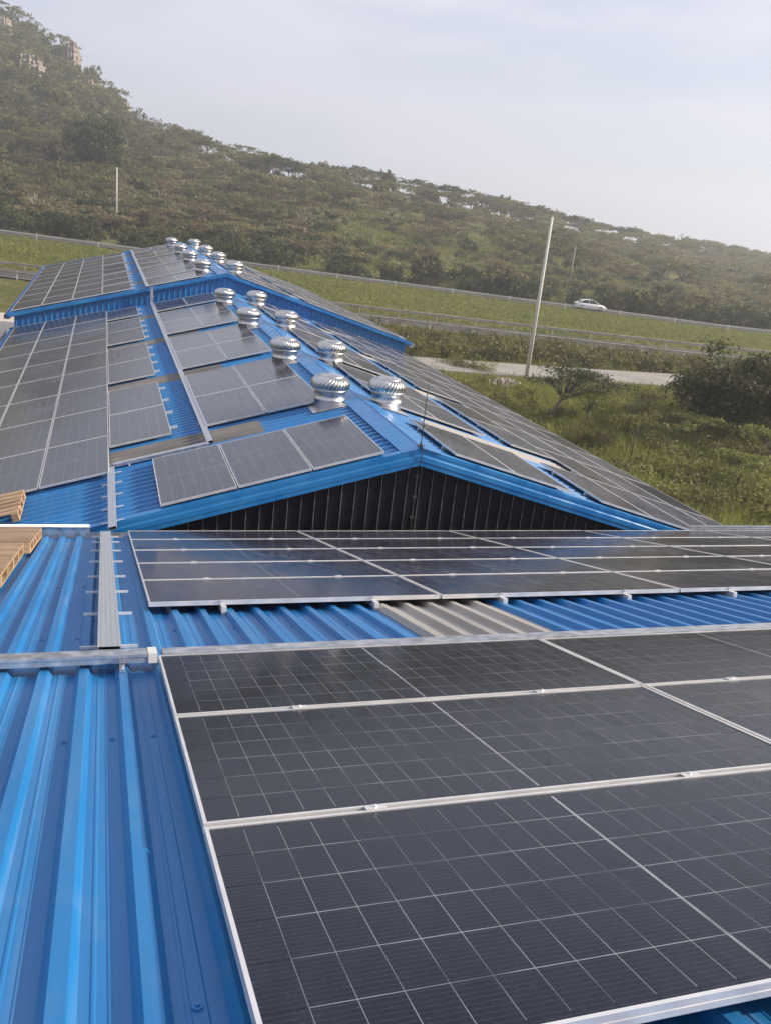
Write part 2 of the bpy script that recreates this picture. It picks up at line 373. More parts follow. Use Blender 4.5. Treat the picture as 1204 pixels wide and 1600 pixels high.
def sheet_mesh(name, prof, l0, l1, mat, across='x', segs=1, thick=0.0012, z0=0.0):
    """corrugated sheet; profile runs along `across`, the sheet's length along the other axis"""
    vs_, fs = [], []
    n = len(prof)
    ls = [l0 + (l1 - l0) * i / segs for i in range(segs + 1)]
    for l in ls:
        for w, z in prof:
            vs_.append((w, l, z + z0) if across == 'x' else (l, w, z + z0))
    for i in range(segs):
        for k in range(n - 1):
            q = (i * n + k, i * n + k + 1, (i + 1) * n + k + 1, (i + 1) * n + k)
            fs.append(q if across == 'x' else q[::-1])
    return make_mesh(name, vs_, fs, mat)

# ------------------------------------------------------------------ near warehouse roof
nw = empty('warehouse', T(0, 0, 0), 'near blue ribbed metal roof in the foreground carrying two solar arrays', 'building')
U0, U1, V0, V1 = -7.0, 18.2, -6.2, 8.72
SHEET = 5 * PITCH
PH_N = -0.4 - 0.0625 - 6.3 * 0    # rib tops at u = -0.4 + k * 0.21
ph = (-0.40 - 0.0625)
k = 0
u = ph - 31 * PITCH
sheet_i = 0
while u < U1:
    prof = rib_profile(u - 0.012, u + SHEET, ph, fine=True)
    near_mid = -1.5 < u < 5
    me = sheet_mesh('roof_sheet', prof, V0, V1, M['blue'], 'x', segs=1, z0=PAN + 0.0009 * (sheet_i % 2))
    obj('roof_sheet', me, nw, F_NEAR)
    u += SHEET; sheet_i += 1
# translucent sheet
for (a, b2) in ((1.87, 2.92), (10.27, 11.32)):
    k0 = round((a - ph) / PITCH) * PITCH + ph
    obj('skylight_sheet', sheet_mesh('skylight_sheet', rib_profile(k0, k0 + SHEET, ph), 0.4, V1 - 0.05, M['skylight'], 'x', z0=PAN + 0.005), nw, F_NEAR)
# roofing screws
scr = MB().lathe([(0.0, 0.009), (0.006, 0.009), (0.0065, 0.004), (0.013, 0.003), (0.014, 0.0)], 10).mesh('roofing_screw', M['blue_flash'])
for (uu, vv) in [(-0.13, -1.86), (-0.30, 0.10), (-0.12, 0.10), (-0.50, 0.10), (-0.30, -1.9), (-0.5, -1.9), (-0.3, 2.2), (-0.5, 2.2), (-0.72, 2.2), (-0.5, 4.4), (-0.3, 4.4), (-0.72, 4.4), (0.14, 2.35), (0.56, 2.35), (0.98, 2.35), (1.4, 2.35), (-0.3, 6.6), (-0.72, 6.6), (3.3, 2.3), (3.7, 2.3)]:
    obj('roofing_screw', scr, nw, F_NEAR @ T(uu + 0.04, vv, PAN + 0.0015))
# walls under the near roof
def near_pt(u, v, n): return tuple(F_NEAR @ Vector((u, v, n)))
zl = near_pt(0, V1 - 0.25, PAN)[2] - 0.10; yl_ = near_pt(0, V1 - 0.25, PAN)[1]
zr = near_pt(0, V0 + 0.1, PAN)[2] - 0.10; yr_ = near_pt(0, V0 + 0.1, PAN)[1]
mb = MB()
for x in (U0 + 0.3, U1 - 0.5):
    mb.add([(x, yr_, 0), (x + 0.15, yr_, 0), (x, yl_, 0), (x + 0.15, yl_, 0), (x, yr_, zr), (x + 0.15, yr_, zr), (x, yl_, zl), (x + 0.15, yl_, zl)],
           [(0, 2, 3, 1), (4, 5, 7, 6), (0, 1, 5, 4), (2, 6, 7, 3), (0, 4, 6, 2), (1, 3, 7, 5)])
mb.box(U0 + 0.45, U1 - 0.5, yr_, yr_ + 0.15, 0, zr); mb.box(U0 + 0.45, U1 - 0.5, yl_ - 0.15, yl_, 0, zl)
obj('wall', mb.mesh('wall', M['render_wall']), nw)

# valley gutter with its upstands between near eave and gable
gut = empty('valley_gutter', T(0, 0, 0), 'grey metal gutter running along the low edge of the near roof', 'gutter')
ge = Vector(near_pt(0, V1, PAN))
mb = MB()
gz = ge.z
mb.box(U0, U1, ge.y - 0.10, ge.y + 0.30, gz - 0.22, gz - 0.20)
mb.box(U0, U1, ge.y - 0.10, ge.y - 0.09, gz - 0.20, gz - 0.03)
mb.box(U0, U1, ge.y + 0.29, ge.y + 0.30, gz - 0.20, gz - 0.03)
obj('channel', mb.mesh('channel', M['galv']), gut)
# upstand flashing at the left end, rolled lip; the right one starts at the barge board's foot
for (xa, xb, nm) in ((U0, -0.16, 'upstand_flashing'), (9.68, U1, 'upstand_flashing')):
    mb = MB(); mb.box(xa, xb, ge.y + 0.03, ge.y + 0.045, gz - 0.02, gz + 0.155)
    o = obj(nm, mb.mesh(nm, M['galv']), gut)
    mb = MB(); mb.tube([(xa, ge.y + 0.03, gz + 0.168), (xb, ge.y + 0.03, gz + 0.168)], 0.022, 10)
    obj('rolled_lip', mb.mesh('rolled_lip', M['white_metal'], True), o)

# ------------------------------------------------------------------ the long warehouse: lower part A and raised part B
def long_roof(name, label, FL, FR, y0, y1, rz, gable_mat, strips, fascia_h=0.20):
    b = empty(name, T(RX, y0, 0), label, 'building')
    inv = T(-RX, -y0, 0)
    n = max(1, round((y1 - y0) / SHEET))
    w = (y1 - y0) / n
    for i in range(n):
        ya, yb = y0 + i * w - O_A[1], y0 + (i + 1) * w - O_A[1]
        pr = rib_profile(ya - 0.01, yb, 0.05)
        z0 = PAN + 0.0009 * (i % 2)
        obj('roof_sheet', sheet_mesh('roof_sheet', pr, RIDGE_S - EAVE_S, RIDGE_S - 0.015, M['blue'], 'y', z0=z0), b, inv @ FL)
        obj('roof_sheet', sheet_mesh('roof_sheet', pr, 0.015, EAVE_S, M['blue'], 'y', z0=z0), b, inv @ FR)
    for (side, s0, s1, t0) in strips:
        k0 = round((t0 - 0.05) / PITCH) * PITCH + 0.05
        pr = rib_profile(k0 - 0.03, k0 + 4 * PITCH - 0.03, 0.05)
        obj('skylight_sheet', sheet_mesh('skylight_sheet', pr, s0, s1, M['skylight_shaded' if side == 'L' else 'skylight'], 'y', z0=PAN + 0.006), b, inv @ (FL if side == 'L' else FR))
    # ridge cap: two flanges and a raised fold, in lengths
    L_ = (y1 - y0); nseg = max(1, round(L_ / 2.4)); cw = 0.33
    zc = rz + PAN + 0.055
    for i in range(nseg):
        a, c = y0 + L_ * i / nseg - 0.02, y0 + L_ * (i + 1) / nseg + 0.01
        e = 0.002 * (i % 2)
        sec = [(-cw * CA, -cw * SA - 0.012), (-cw * CA, -cw * SA), (-0.03, -0.008), (0, 0.012), (0.03, -0.008), (cw * CA, -cw * SA), (cw * CA, -cw * SA - 0.012)]
        vs_ = [(RX + x, yy, zc + z + e) for yy in (a, c) for x, z in sec]
        fs = [(j, j + 1, 8 + j, 7 + j) for j in range(6)]
        obj('ridge_cap', make_mesh('ridge_cap', vs_, fs, M['blue_flash']), b, inv)
    # barge boards (front, back): top flange, face with two folds, return
    for (yy, sgn) in ((y0, -1), (y1, 1)):
        for side in (-1, 1):
            k_ = fascia_h / 0.20
            sec = [(0.14, 0.050), (0.0, 0.050), (-0.005, -0.055 * k_), (-0.02, -0.070 * k_), (-0.02, -0.150 * k_), (-0.008, -0.165 * k_), (-0.008, -fascia_h - 0.03 * k_), (0.03, -fascia_h - 0.045 * k_)]
            vs_ = []
            for s in (0.0, EAVE_S + 0.02):
                px, pz = RX + side * s * CA, rz - s * SA
                for (dy, dz) in sec: vs_.append((px, yy - sgn * dy * 1.0, pz + PAN + dz))
            nn = len(sec)
            fs = [(j, j + 1, nn + j + 1, nn + j) for j in range(nn - 1)]
            if side * sgn > 0: fs = [q[::-1] for q in fs]
            obj('barge_board', make_mesh('barge_board', vs_, fs, M['blue_flash']), b, inv)
    # eave gutters
    for side in (-1, 1):
        ex, ez = RX + side * EAVE_S * CA, rz - EAVE_S * SA + PAN
        mb = MB(); x0, x1 = sorted((ex - side * 0.04, ex + side * 0.16))
        mb.box(x0, x1, y0, y1, ez - 0.17, ez - 0.155); mb.box(x0, x0 + 0.012, y0, y1, ez - 0.155, ez - 0.02); mb.box(x1 - 0.012, x1, y0, y1, ez - 0.155, ez - 0.02)
        obj('eave_gutter', mb.mesh('eave_gutter', M['galv']), b, inv)
    # side walls
    for side in (-1, 1):
        wx = RX + side * (EAVE_S * CA - 0.25); wz = rz - (EAVE_S - 0.25) * SA + PAN - 0.12
        mb = MB(); x0, x1 = sorted((wx, wx - side * 0.12)); mb.box(x0, x1, y0 + 0.25, y1 - 0.25, 0, wz)
        obj('side_wall', mb.mesh('side_wall', M['render_wall']), b, inv)
    # gable walls: vertical ribbed sheets cut to the slope
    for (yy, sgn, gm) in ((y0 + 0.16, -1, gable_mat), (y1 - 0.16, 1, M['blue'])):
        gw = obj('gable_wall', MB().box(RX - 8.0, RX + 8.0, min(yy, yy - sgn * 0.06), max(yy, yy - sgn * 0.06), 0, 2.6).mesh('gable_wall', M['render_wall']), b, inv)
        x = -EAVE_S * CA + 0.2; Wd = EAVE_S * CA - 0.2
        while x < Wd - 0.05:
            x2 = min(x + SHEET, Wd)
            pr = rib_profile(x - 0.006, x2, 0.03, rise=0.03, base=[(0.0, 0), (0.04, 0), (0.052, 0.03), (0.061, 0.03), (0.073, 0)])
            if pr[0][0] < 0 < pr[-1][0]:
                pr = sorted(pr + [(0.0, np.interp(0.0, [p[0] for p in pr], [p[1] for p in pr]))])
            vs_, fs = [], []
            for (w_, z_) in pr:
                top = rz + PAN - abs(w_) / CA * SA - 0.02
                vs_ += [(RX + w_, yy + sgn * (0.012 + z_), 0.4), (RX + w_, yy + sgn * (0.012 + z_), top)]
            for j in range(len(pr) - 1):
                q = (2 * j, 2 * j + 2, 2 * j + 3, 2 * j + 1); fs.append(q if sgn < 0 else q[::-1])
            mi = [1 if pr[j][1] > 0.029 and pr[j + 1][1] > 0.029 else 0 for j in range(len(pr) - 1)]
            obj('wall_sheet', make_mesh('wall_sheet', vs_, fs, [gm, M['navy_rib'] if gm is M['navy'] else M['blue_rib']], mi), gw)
            x = x2
    return b

skyA, skyB = [], []
for t0 in (0.72, 6.50, 12.25, 17.95):
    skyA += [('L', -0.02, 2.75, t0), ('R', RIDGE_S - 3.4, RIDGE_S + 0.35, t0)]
for t0 in (24.3, 29.75, 35.45, 41.1):
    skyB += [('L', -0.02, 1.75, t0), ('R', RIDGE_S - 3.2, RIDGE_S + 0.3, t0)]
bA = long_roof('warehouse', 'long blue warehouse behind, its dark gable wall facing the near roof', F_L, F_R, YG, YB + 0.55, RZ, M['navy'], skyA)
bB = long_roof('warehouse', 'raised farther blue warehouse with a low blue ribbed step wall in front', F_L2, F_R2, YB, YE, RZ2, M['blue'], skyB, 0.09)

# ------------------------------------------------------------------ solar panels
PL, PW, GAP = 2.382, 1.134, 0.020
mbf = MB()
lip, th = 0.012, 0.035
for (x0, x1, y0, y1) in ((0, PL, 0, lip), (0, PL, PW - lip, PW), (0, lip, lip, PW - lip), (PL - lip, PL, lip, PW - lip)):
    mbf.box(x0, x1, y0, y1, -th, 0)
me_frame = mbf.mesh('frame', M['alu'])
# near version: bottom flange and a groove along the outer faces
mbf = MB()
for (x0, x1, y0, y1) in ((0, PL, 0, lip), (0, PL, PW - lip, PW), (0, lip, lip, PW - lip), (PL - lip, PL, lip, PW - lip)):
    mbf.box(x0, x1, y0, y1, -0.016, 0)
    cx0, cx1, cy0, cy1 = x0, x1, y0, y1
    if x1 - x0 > 1: cy0, cy1 = (y0 + 0.0025, y1) if y0 < 0.1 else (y0, y1 - 0.0025)
    else: cx0, cx1 = (x0 + 0.0025, x1) if x0 < 0.1 else (x0, x1 - 0.0025)
    mbf.box(cx0, cx1, cy0, cy1, -0.020, -0.016)
    mbf.box(x0, x1, y0, y1, -th, -0.020)
me_frame_near = mbf.mesh('frame', M['alu'])
me_lam = make_mesh('laminate', [(lip, lip, -0.004), (PL - lip, lip, -0.004), (PL - lip, PW - lip, -0.004), (lip, PW - lip, -0.004), (lip, lip, -0.009), (PL - lip, lip, -0.009), (PL - lip, PW - lip, -0.009), (lip, PW - lip, -0.009)],
                   [(0, 1, 2, 3), (7, 6, 5, 4)], M['pv'])
# near version: black backing with a field of bright ribbon seen through the gaps between the cells
CW, CH, CG = 0.105, 0.182, 0.002
CH, CGY = 0.1808, 0.0032
xs = [0.5 * (PL - (22 * CW + 20 * CG + 0.010)) + i * (CW + CG) + (0.008 if i >= 11 else 0) for i in range(22)]
ys = [0.5 * (PW - (6 * CH + 5 * CGY)) + j * (CH + CGY) for j in range(6)]
i0 = xs[0] + CW; i1 = xs[21]
yy0, yy1 = ys[0] + 0.02, ys[5] + CH - 0.02
me_back = make_mesh('laminate',
    [(lip, lip, -0.0046), (PL - lip, lip, -0.0046), (PL - lip, PW - lip, -0.0046), (lip, PW - lip, -0.0046), (i0, yy0, -0.0043), (i1, yy0, -0.0043), (i1, yy1, -0.0043), (i0, yy1, -0.0043)],
    [(0, 1, 2, 3), (4, 5, 6, 7)], [M['pv_back'], M['pv_ribbon']], [0, 1])
me_cell = make_mesh('solar_cell', [(0, 0, -0.0002), (CW, 0, -0.0002), (CW, CH, -0.0002), (0, CH, -0.0002), (0.0004, 0.0004, 0), (CW - 0.0004, 0.0004, 0), (CW - 0.0004, CH - 0.0004, 0), (0.0004, CH - 0.0004, 0)],
    [(4, 5, 6, 7), (0, 1, 5, 4), (1, 2, 6, 5), (2, 3, 7, 6), (3, 0, 4, 7)], M['pv_cell'])
def rail_mesh(y0, y1):
    mb = MB()
    mb.box(-0.02, 0.02, y0, y1, -0.0855, -0.0352); mb.box(-0.008, 0.008, y0 - 0.001, y1 + 0.001, -0.075, -0.045)
    return mb.mesh('mounting_rail', M['alu'])
me_rail = rail_mesh(-0.01, PW + 0.0095)
me_rail_front = rail_mesh(-0.075, PW + 0.0095)
me_rail_stub = rail_mesh(-0.14, PW + 0.0095)
mbc = MB(); mbc.box(-0.035, 0.035, -0.017, 0.017, 0.0005, 0.005); mbc.lathe([(0.0001, 0.011), (0.007, 0.011), (0.007, 0.005)], 8)
me_clamp = mbc.mesh('mid_clamp', M['alu'])
mbh = MB(); mbh.box(-0.016, 0.016, -0.045, -0.015, -0.118, -0.086); mbh.box(-0.022, 0.022, -0.02, 0.003, 0.0005, 0.004); mbh.box(-0.022, 0.022, -0.0055, -0.0015, -0.03, 0.0005)
mbh.tube([(0, -0.05, -0.10), (0, -0.065, -0.10)], 0.012, 8)
me_hook = mbh.mesh('end_clamp', M['alu'])
RAILX = (0.56, 1.80)
count = {'p': 0}

def panel(F, x, y, label, group, rot=False, near=False, cells=False, front=False, stub=False, clamp_up=False):
    """x, y: corner on the roof frame. rot: length runs along the frame's y (roof ridge), else along x"""
    jit = Matrix.Rotation(rnd.uniform(-0.0022, 0.0022), 4, 'X') @ Matrix.Rotation(rnd.uniform(-0.0012, 0.0012), 4, 'Y')
    L_ = T(x, y, rnd.uniform(-0.0012, 0.0008)) @ (Matrix.Rotation(math.pi / 2, 4, 'Z') if rot else Matrix()) @ T(PL / 2, PW / 2, 0) @ jit @ T(-PL / 2, -PW / 2, 0)
    e = empty('solar_panel', F @ L_, label, 'solar panel', group)
    obj('frame', me_frame_near if near else me_frame, e)
    lam = obj('laminate', me_back if cells else me_lam, e)
    if cells:
        for i in range(22):
            for j in range(6):
                c = obj('solar_cell', me_cell, lam); c.location = (xs[i], ys[j], -0.00405)
    for rx_ in RAILX:
        r = obj('mounting_rail', me_rail_front if front else (me_rail_stub if stub else me_rail), e); r.location = (rx_, 0, 0)
        if front:
            r = obj('end_clamp', me_hook, e); r.location = (rx_, 0, 0)
        if clamp_up:
            r = obj('mid_clamp', me_clamp, e); r.location = (rx_, PW + GAP / 2, 0)
    count['p'] += 1
    return e

ORD = ['first', 'second', 'third', 'fourth', 'fifth', 'sixth', 'seventh', 'eighth', 'ninth', 'tenth', 'eleventh', 'twelfth']
# near arrays
v_r1 = 0.010                       # top row of the near array starts just beyond the seam at v = 0
for c in range(3):
    for r in range(3):
        v = v_r1 - r * (PW + GAP); uu = c * (PL + GAP)
        rown = ['back', 'middle', 'front'][r]
        coln = ['leftmost', 'second from the left', 'third from the left'][c]
        panel(F_NEAR, uu, v, f'black solar panel, {coln} in the {rown} row of the nearest array', 'panels of the nearest array',
              near=True, cells=(c < 2), front=(r == 2), clamp_up=(r > 0))
U2, V2, N2 = 0.036, 2.940, -0.014
F_N2 = F_NEAR @ T(0, 0, N2)
for c in range(6):
    for r in range(5):
        panel(F_N2, U2 + c * (PL + GAP), V2 + r * (PW + GAP), f'solar panel, {ORD[c]} from left, {ORD[r]} row, in array before the gable',
              'panels of the array in front of the gable', near=True, front=(r == 0), clamp_up=(r < 4))

CPW, CPL = PW + GAP, PL + GAP
def slope_panels(FL, FR, nameroof, main_t, m_groups, front_t, main_t_R, r_groups_R, y_off_cols=None):
    """FL frame: x = s from the array's inner edge; FR frame: x down from the ridge. mirrored layout"""
    for side in ('L', 'R'):
        F = FL if side == 'L' else FR
        sl = 'left' if side == 'L' else 'right'
        def place(s_lo, t, label, stub=False):
            # s_lo: lower-s edge of the panel in left-slope coordinates
            if side == 'L': panel(F, s_lo + PW, t, label, f'panels on the {sl} slope of {nameroof}', rot=True, stub=stub)
            else: panel(F, RIDGE_S - s_lo, t, label, f'panels on the {sl} slope of {nameroof}', rot=True, stub=False)
        tt = main_t if side == 'L' else main_t_R
        for c in range(3):
            for r, t in enumerate(tt):
                place(-(c + 1) * CPW + GAP / 2, t, f'solar panel, main block column {ORD[c]}, row {ORD[r]}, {sl} slope of {nameroof}')
        for c, (s_lo, nm) in enumerate(((0.010, 'inner strip'), (1.800, 'upper block outer column'), (1.800 + CPW, 'upper block ridge column'))):
            grp = (m_groups if side == 'L' else r_groups_R)
            for r, t in enumerate(grp):
                if c == 0 and side == 'L' and t < 0: continue
                place(s_lo, t, f'solar panel, {nm}, row {ORD[r]}, {sl} slope of {nameroof}', stub=(c == 0))
    return
gA = [1.57, 1.57 + CPL, 7.33, 7.33 + CPL, 13.05, 13.05 + CPL, 18.62]
slope_panels(F_L, F_R, 'lower long roof', [i * CPL for i in range(9)], gA, None, [-2.15 + i * CPL for i in range(10)], [-2.15] + gA)
for c in range(3):
    panel(F_L, 0.717 + c * CPW + PW, -2.22, f'solar panel at the gable edge, {["lowest", "middle", "highest"][c]} of the three on the left', 'three panels at the gable edge', rot=True, near=True)
gB = [21.98, 24.95, 24.95 + CPL, 30.4, 30.4 + CPL, 36.1, 36.1 + CPL, 41.8]
slope_panels(F_L2, F_R2, 'raised far roof', [21.98 + i * CPL for i in range(9)], gB, None, [21.98 + i * CPL for i in range(9)], gB)

# ------------------------------------------------------------------ turbine ventilators
def turbine_meshes():
    neck = MB(); neck.lathe([(0.295, -0.20), (0.295, 0.10), (0.302, 0.105), (0.302, 0.125), (0.295, 0.13), (0.295, 0.245), (0.308, 0.255), (0.308, 0.272), (0.28, 0.28)], 32)
    head = MB(); nv = 30
    prof = []
    for i in range(9):
        t = i / 8; a = -0.62 + t * 1.92
        prof.append((0.16 + 0.205 * math.cos(a), 0.40 + 0.155 * math.sin(a)))
    for k in range(nv):
        a0 = 2 * math.pi * k / nv; vs_, fs = [], []
        for i, (r, z) in enumerate(prof):
            tw = 0.38 * (i / 8 - 0.3)
            aw = 2 * math.pi / nv
            for j, (da, dr) in enumerate(((0.0, 0.012), (0.45 * aw, 0.016), (0.95 * aw, 0.002), (1.25 * aw, -0.03))):
                vs_.append(((r + dr) * math.cos(a0 + da + tw), (r + dr) * math.sin(a0 + da + tw), z))
        for i in range(8):
            for j in range(3): fs.append((i * 4 + j, i * 4 + j + 1, (i + 1) * 4 + j + 1, (i + 1) * 4 + j))
        head.add(vs_, fs)
    rt, zt = prof[-1]
    cap = MB(); cap.lathe([(rt + 0.03, zt - 0.012), (rt + 0.03, zt + 0.004), (rt * 0.6, zt + 0.022), (0.03, zt + 0.03), (0.0005, zt + 0.03)], 32)
    ring = MB(); r0, z0 = prof[0]; ring.lathe([(r0 + 0.012, z0 - 0.03), (r0 + 0.016, z0 - 0.03), (r0 + 0.016, z0 + 0.008), (r0 + 0.004, z0 + 0.008)], 32)
    return neck.mesh('throat', M['steel'], True), head.mesh('vane_head', M['steel'], True), cap.mesh('cap', M['steel'], True), ring.mesh('ring', M['steel'], True)
tm = turbine_meshes()
def turbine(side, s_ridge, t, FL, FR, label, group):
    F = FL if side == 'L' else FR
    x = RIDGE_S - s_ridge if side == 'L' else s_ridge
    p = F @ Vector((x, t, PAN + 0.045))
    e = empty('turbine_ventilator', T(*p) @ Matrix.Rotation(rnd.uniform(0, 0.2), 4, 'Z'), label, 'roof vent', group)
    inv = e.matrix_world.inverted()
    mb = MB(); mb.box(-0.40, 0.40, -0.41, 0.41, -0.006, 0.0); mb.box(-0.40, 0.40, -0.41, 0.41, -0.046, -0.0065) if False else None
    obj('base_plate', mb.mesh('base_plate', M['galv']), e, inv @ F @ T(x, t, PAN + 0.046))
    nk = obj('throat', tm[0], e); obj('vane_head', tm[1], e); obj('cap', tm[2], e); obj('ring', tm[3], e)
    return e
for i, t in enumerate((1.42, 6.0, 11.8, 17.5)):
    w = ['nearest', 'second', 'third', 'farthest'][i]
    turbine('L', 0.62, t, F_L, F_R, f'{w} silver turbine ventilator left of the lower roof ridge', 'turbine ventilators')
    turbine('R', 0.62, t + 0.05, F_L, F_R, f'{w} silver turbine ventilator right of the lower roof ridge', 'turbine ventilators')
for i, t in enumerate((23.6, 29.6, 35.2, 41.9)):
    w = ['nearest', 'second', 'third', 'farthest'][i]
    turbine('L', 0.66, t, F_L2, F_R2, f'{w} silver turbine ventilator left of the raised roof ridge', 'turbine ventilators')
    turbine('R', 0.62, t, F_L2, F_R2, f'{w} silver turbine ventilator right of the raised roof ridge', 'turbine ventilators')

# ------------------------------------------------------------------ cable trays
def tray_mesh(name, ln, w, h, mat, lid=True):
    """channel along +y of length ln, centred in x, closed by a slightly wider lid, with rows of slots as real recesses in the lid"""
    mb = MB()
    mb.box(-w / 2, w / 2, 0, ln, 0, 0.002); mb.box(-w / 2, -w / 2 + 0.002, 0, ln, 0.002, h); mb.box(w / 2 - 0.002, w / 2, 0, ln, 0.002, h)
    if lid:
        mb.box(-w / 2 - 0.003, w / 2 + 0.003, 0.001, ln - 0.001, h, h + 0.002)
        mb.box(-w / 2 - 0.005, -w / 2 - 0.003, 0.001, ln - 0.001, h - 0.014, h + 0.002); mb.box(w / 2 + 0.003, w / 2 + 0.005, 0.001, ln - 0.001, h - 0.014, h + 0.002)
    return mb.mesh(name, mat)
def perforated():
    m, nt, N, L, b = new_mat('perforated_galvanised_steel')
    tc = N.new('ShaderNodeTexCoord'); sx = N.new('ShaderNodeSeparateXYZ'); L.new(tc.outputs['Object'], sx.inputs['Vector'])
    def cell(c, p): return mth(nt, 'ABSOLUTE', mth(nt, 'SUBTRACT', mth(nt, 'FRACT', mth(nt, 'DIVIDE', c, p)), 0.5))
    hole = mth(nt, 'MULTIPLY', mth(nt, 'LESS_THAN', cell(sx.outputs['X'], 0.033), 0.13), mth(nt, 'LESS_THAN', cell(sx.outputs['Y'], 0.05), 0.2))
    no = N.new('ShaderNodeTexNoise'); no.inputs['Scale'].default_value = 9
    mx0 = N.new('ShaderNodeMixRGB'); mx0.inputs['Color1'].default_value = (0.40, 0.43, 0.48, 1); mx0.inputs['Color2'].default_value = (0.56, 0.59, 0.63, 1); L.new(no.outputs['Fac'], mx0.inputs['Fac'])
    mx = N.new('ShaderNodeMixRGB'); mx.inputs['Color2'].default_value = (0.28, 0.31, 0.36, 1); L.new(mx0.outputs['Color'], mx.inputs['Color1']); L.new(hole, mx.inputs['Fac'])
    L.new(mx.outputs['Color'], b.inputs['Base Color']); b.inputs['Metallic'].default_value = 0.55; b.inputs['Roughness'].default_value = 0.42
    return m
M['perf'] = perforated()
# down the near roof
RIBT = PAN + 0.0385
def bracketed_tray(name, F, x, y0, y1, w, label, gaps, blen=0.11, z=RIBT):
    e = empty(name, F @ T(x, y0, z + 0.018), label, 'cable tray')
    obj('channel', tray_mesh('channel', y1 - y0, w, 0.05, M['perf']), e)
    for g in gaps:
        mb = MB(); mb.box(-w / 2 - blen, w / 2 + blen, g, g + 0.028, -0.018, -0.001)
        obj('support_bracket', mb.mesh('support_bracket', M['alu']), e)
    return e
bracketed_tray('cable_tray', F_NEAR, -0.262, 1.47, 8.60, 0.125, 'perforated grey cable tray running down the near roof beside the panels', [0.25, 1.35, 2.35, 3.25, 4.35, 5.35, 6.3, 6.95])
# across the near roof behind the nearest array
e = empty('cable_tray', F_NEAR @ T(-3.2, 1.31, RIBT + 0.022), 'shiny cable tray crossing the near roof behind the nearest array', 'cable tray')
RZ90 = Matrix.Rotation(-math.pi / 2, 4, 'Z')
obj('channel', tray_mesh('channel', 3.18, 0.15, 0.046, M['galv']), e, RZ90)
obj('channel', tray_mesh('channel', 11.0, 0.15, 0.046, M['galv']), e, T(3.23, 0, -0.004) @ RZ90)
mb = MB(); mb.box(3.15, 3.20, -0.083, 0.083, -0.004, 0.052)
obj('joint_cover', mb.mesh('joint_cover', M['white_metal']), e)
for g in (0.5, 1.75, 2.99, 4.6, 6.4, 8.2, 10.0, 12):
    mb = MB(); mb.box(g, g + 0.03, -0.19, 0.11, -0.022, -0.004); mb.box(g, g + 0.004, -0.12, -0.085, -0.004, 0.04); mb.box(g + 0.026, g + 0.03, -0.12, -0.085, -0.004, 0.04)
    mb.lathe([(0.0001, 0.012), (0.008, 0.012), (0.008, 0.0)], 8, (g + 0.015, -0.15, -0.004))
    obj('support_bracket', mb.mesh('support_bracket', M['galv']), e)
# onto the long roof
bracketed_tray('cable_tray', F_L, 0.02, -2.62, 0.28, 0.105, 'grey cable tray climbing the long roof left of the gable panels', [0.35, 0.95, 1.55, 2.15, 2.7])
e = empty('cable_tray', F_L @ T(0.06, 0.44, RIBT + 0.018), 'grey cable tray crossing the slope behind the gable-edge panels', 'cable tray')
obj('channel', tray_mesh('channel', 1.66, 0.10, 0.05, M['galv']), e, RZ90)
for g in (0.25, 0.85, 1.45):
    mb = MB(); mb.box(g, g + 0.028, -0.13, 0.10, -0.018, -0.001); obj('support_bracket', mb.mesh('support_bracket', M['alu']), e)
bracketed_tray('cable_tray', F_L, 1.745, 0.52, YB - O_A[1] - 0.02, 0.10, 'long grey cable tray running up the lower roof between panel blocks', [1.5 + 2 * i for i in range(10)], blen=0.03)
bracketed_tray('cable_tray', F_L2, 1.745, YB - O_A[1] - 0.05, YE - O_A[1] - 0.4, 0.10, 'grey cable tray running up the raised far roof between panel blocks', [1.5 + 2 * i for i in range(10)], blen=0.03)
p0 = F_L @ Vector((1.745, YB - O_A[1] - 0.07, RIBT + 0.02)); p1 = F_L2 @ Vector((1.745, YB - O_A[1] - 0.07, RIBT + 0.07))
e = empty('cable_riser', T(*p0), 'short grey riser carrying cables up the blue step wall', 'cable tray')
mb = MB(); mb.box(-0.05, 0.05, -0.05, 0.0, 0, p1.z - p0.z); obj('cover', mb.mesh('cover', M['galv']), e)
mb = MB(); mb.box(-0.08, 0.08, -0.012, 0.045, 0.25, 0.28); obj('support_bracket', mb.mesh('support_bracket', M['alu']), e)

# ------------------------------------------------------------------ lightning rod on the ridge
rz_top = RZ + PAN + 0.068
e = empty('lightning_rod', T(RX, YG + 0.06, rz_top), 'thin dark lightning rod standing on the ridge at the gable tip', 'lightning rod')
mb = MB(); mb.tube([(0, 0, 0), (0, 0, 0.7), (0.004, 0, 1.32)], [0.008, 0.007, 0.003], 8); obj('rod', mb.mesh('rod', M['dark_metal'], True), e)
mb = MB(); mb.box(-0.05, 0.05, -0.03, 0.03, -0.002, 0.012); mb.lathe([(0.022, 0.012), (0.018, 0.05), (0.009, 0.06)], 10); obj('base_clamp', mb.mesh('base_clamp', M['dark_metal']), e)
mb = MB(); mb.tube([(0, -0.03, 0.006), (0, -0.098, 0.0), (0, -0.104, -0.26), (0.0, -0.05, -0.32), (0, -0.005, -0.42), (0, -0.005, -1.6)], 0.008, 6)
obj('down_conductor', mb.mesh('down_conductor', M['dark_metal']), e)
for z in (-0.5, -0.85, -1.2):
    mb = MB(); mb.box(-0.03, 0.03, -0.018, 0.03, z, z + 0.03); obj('conductor_clip', mb.mesh('conductor_clip', M['dark_metal']), e)

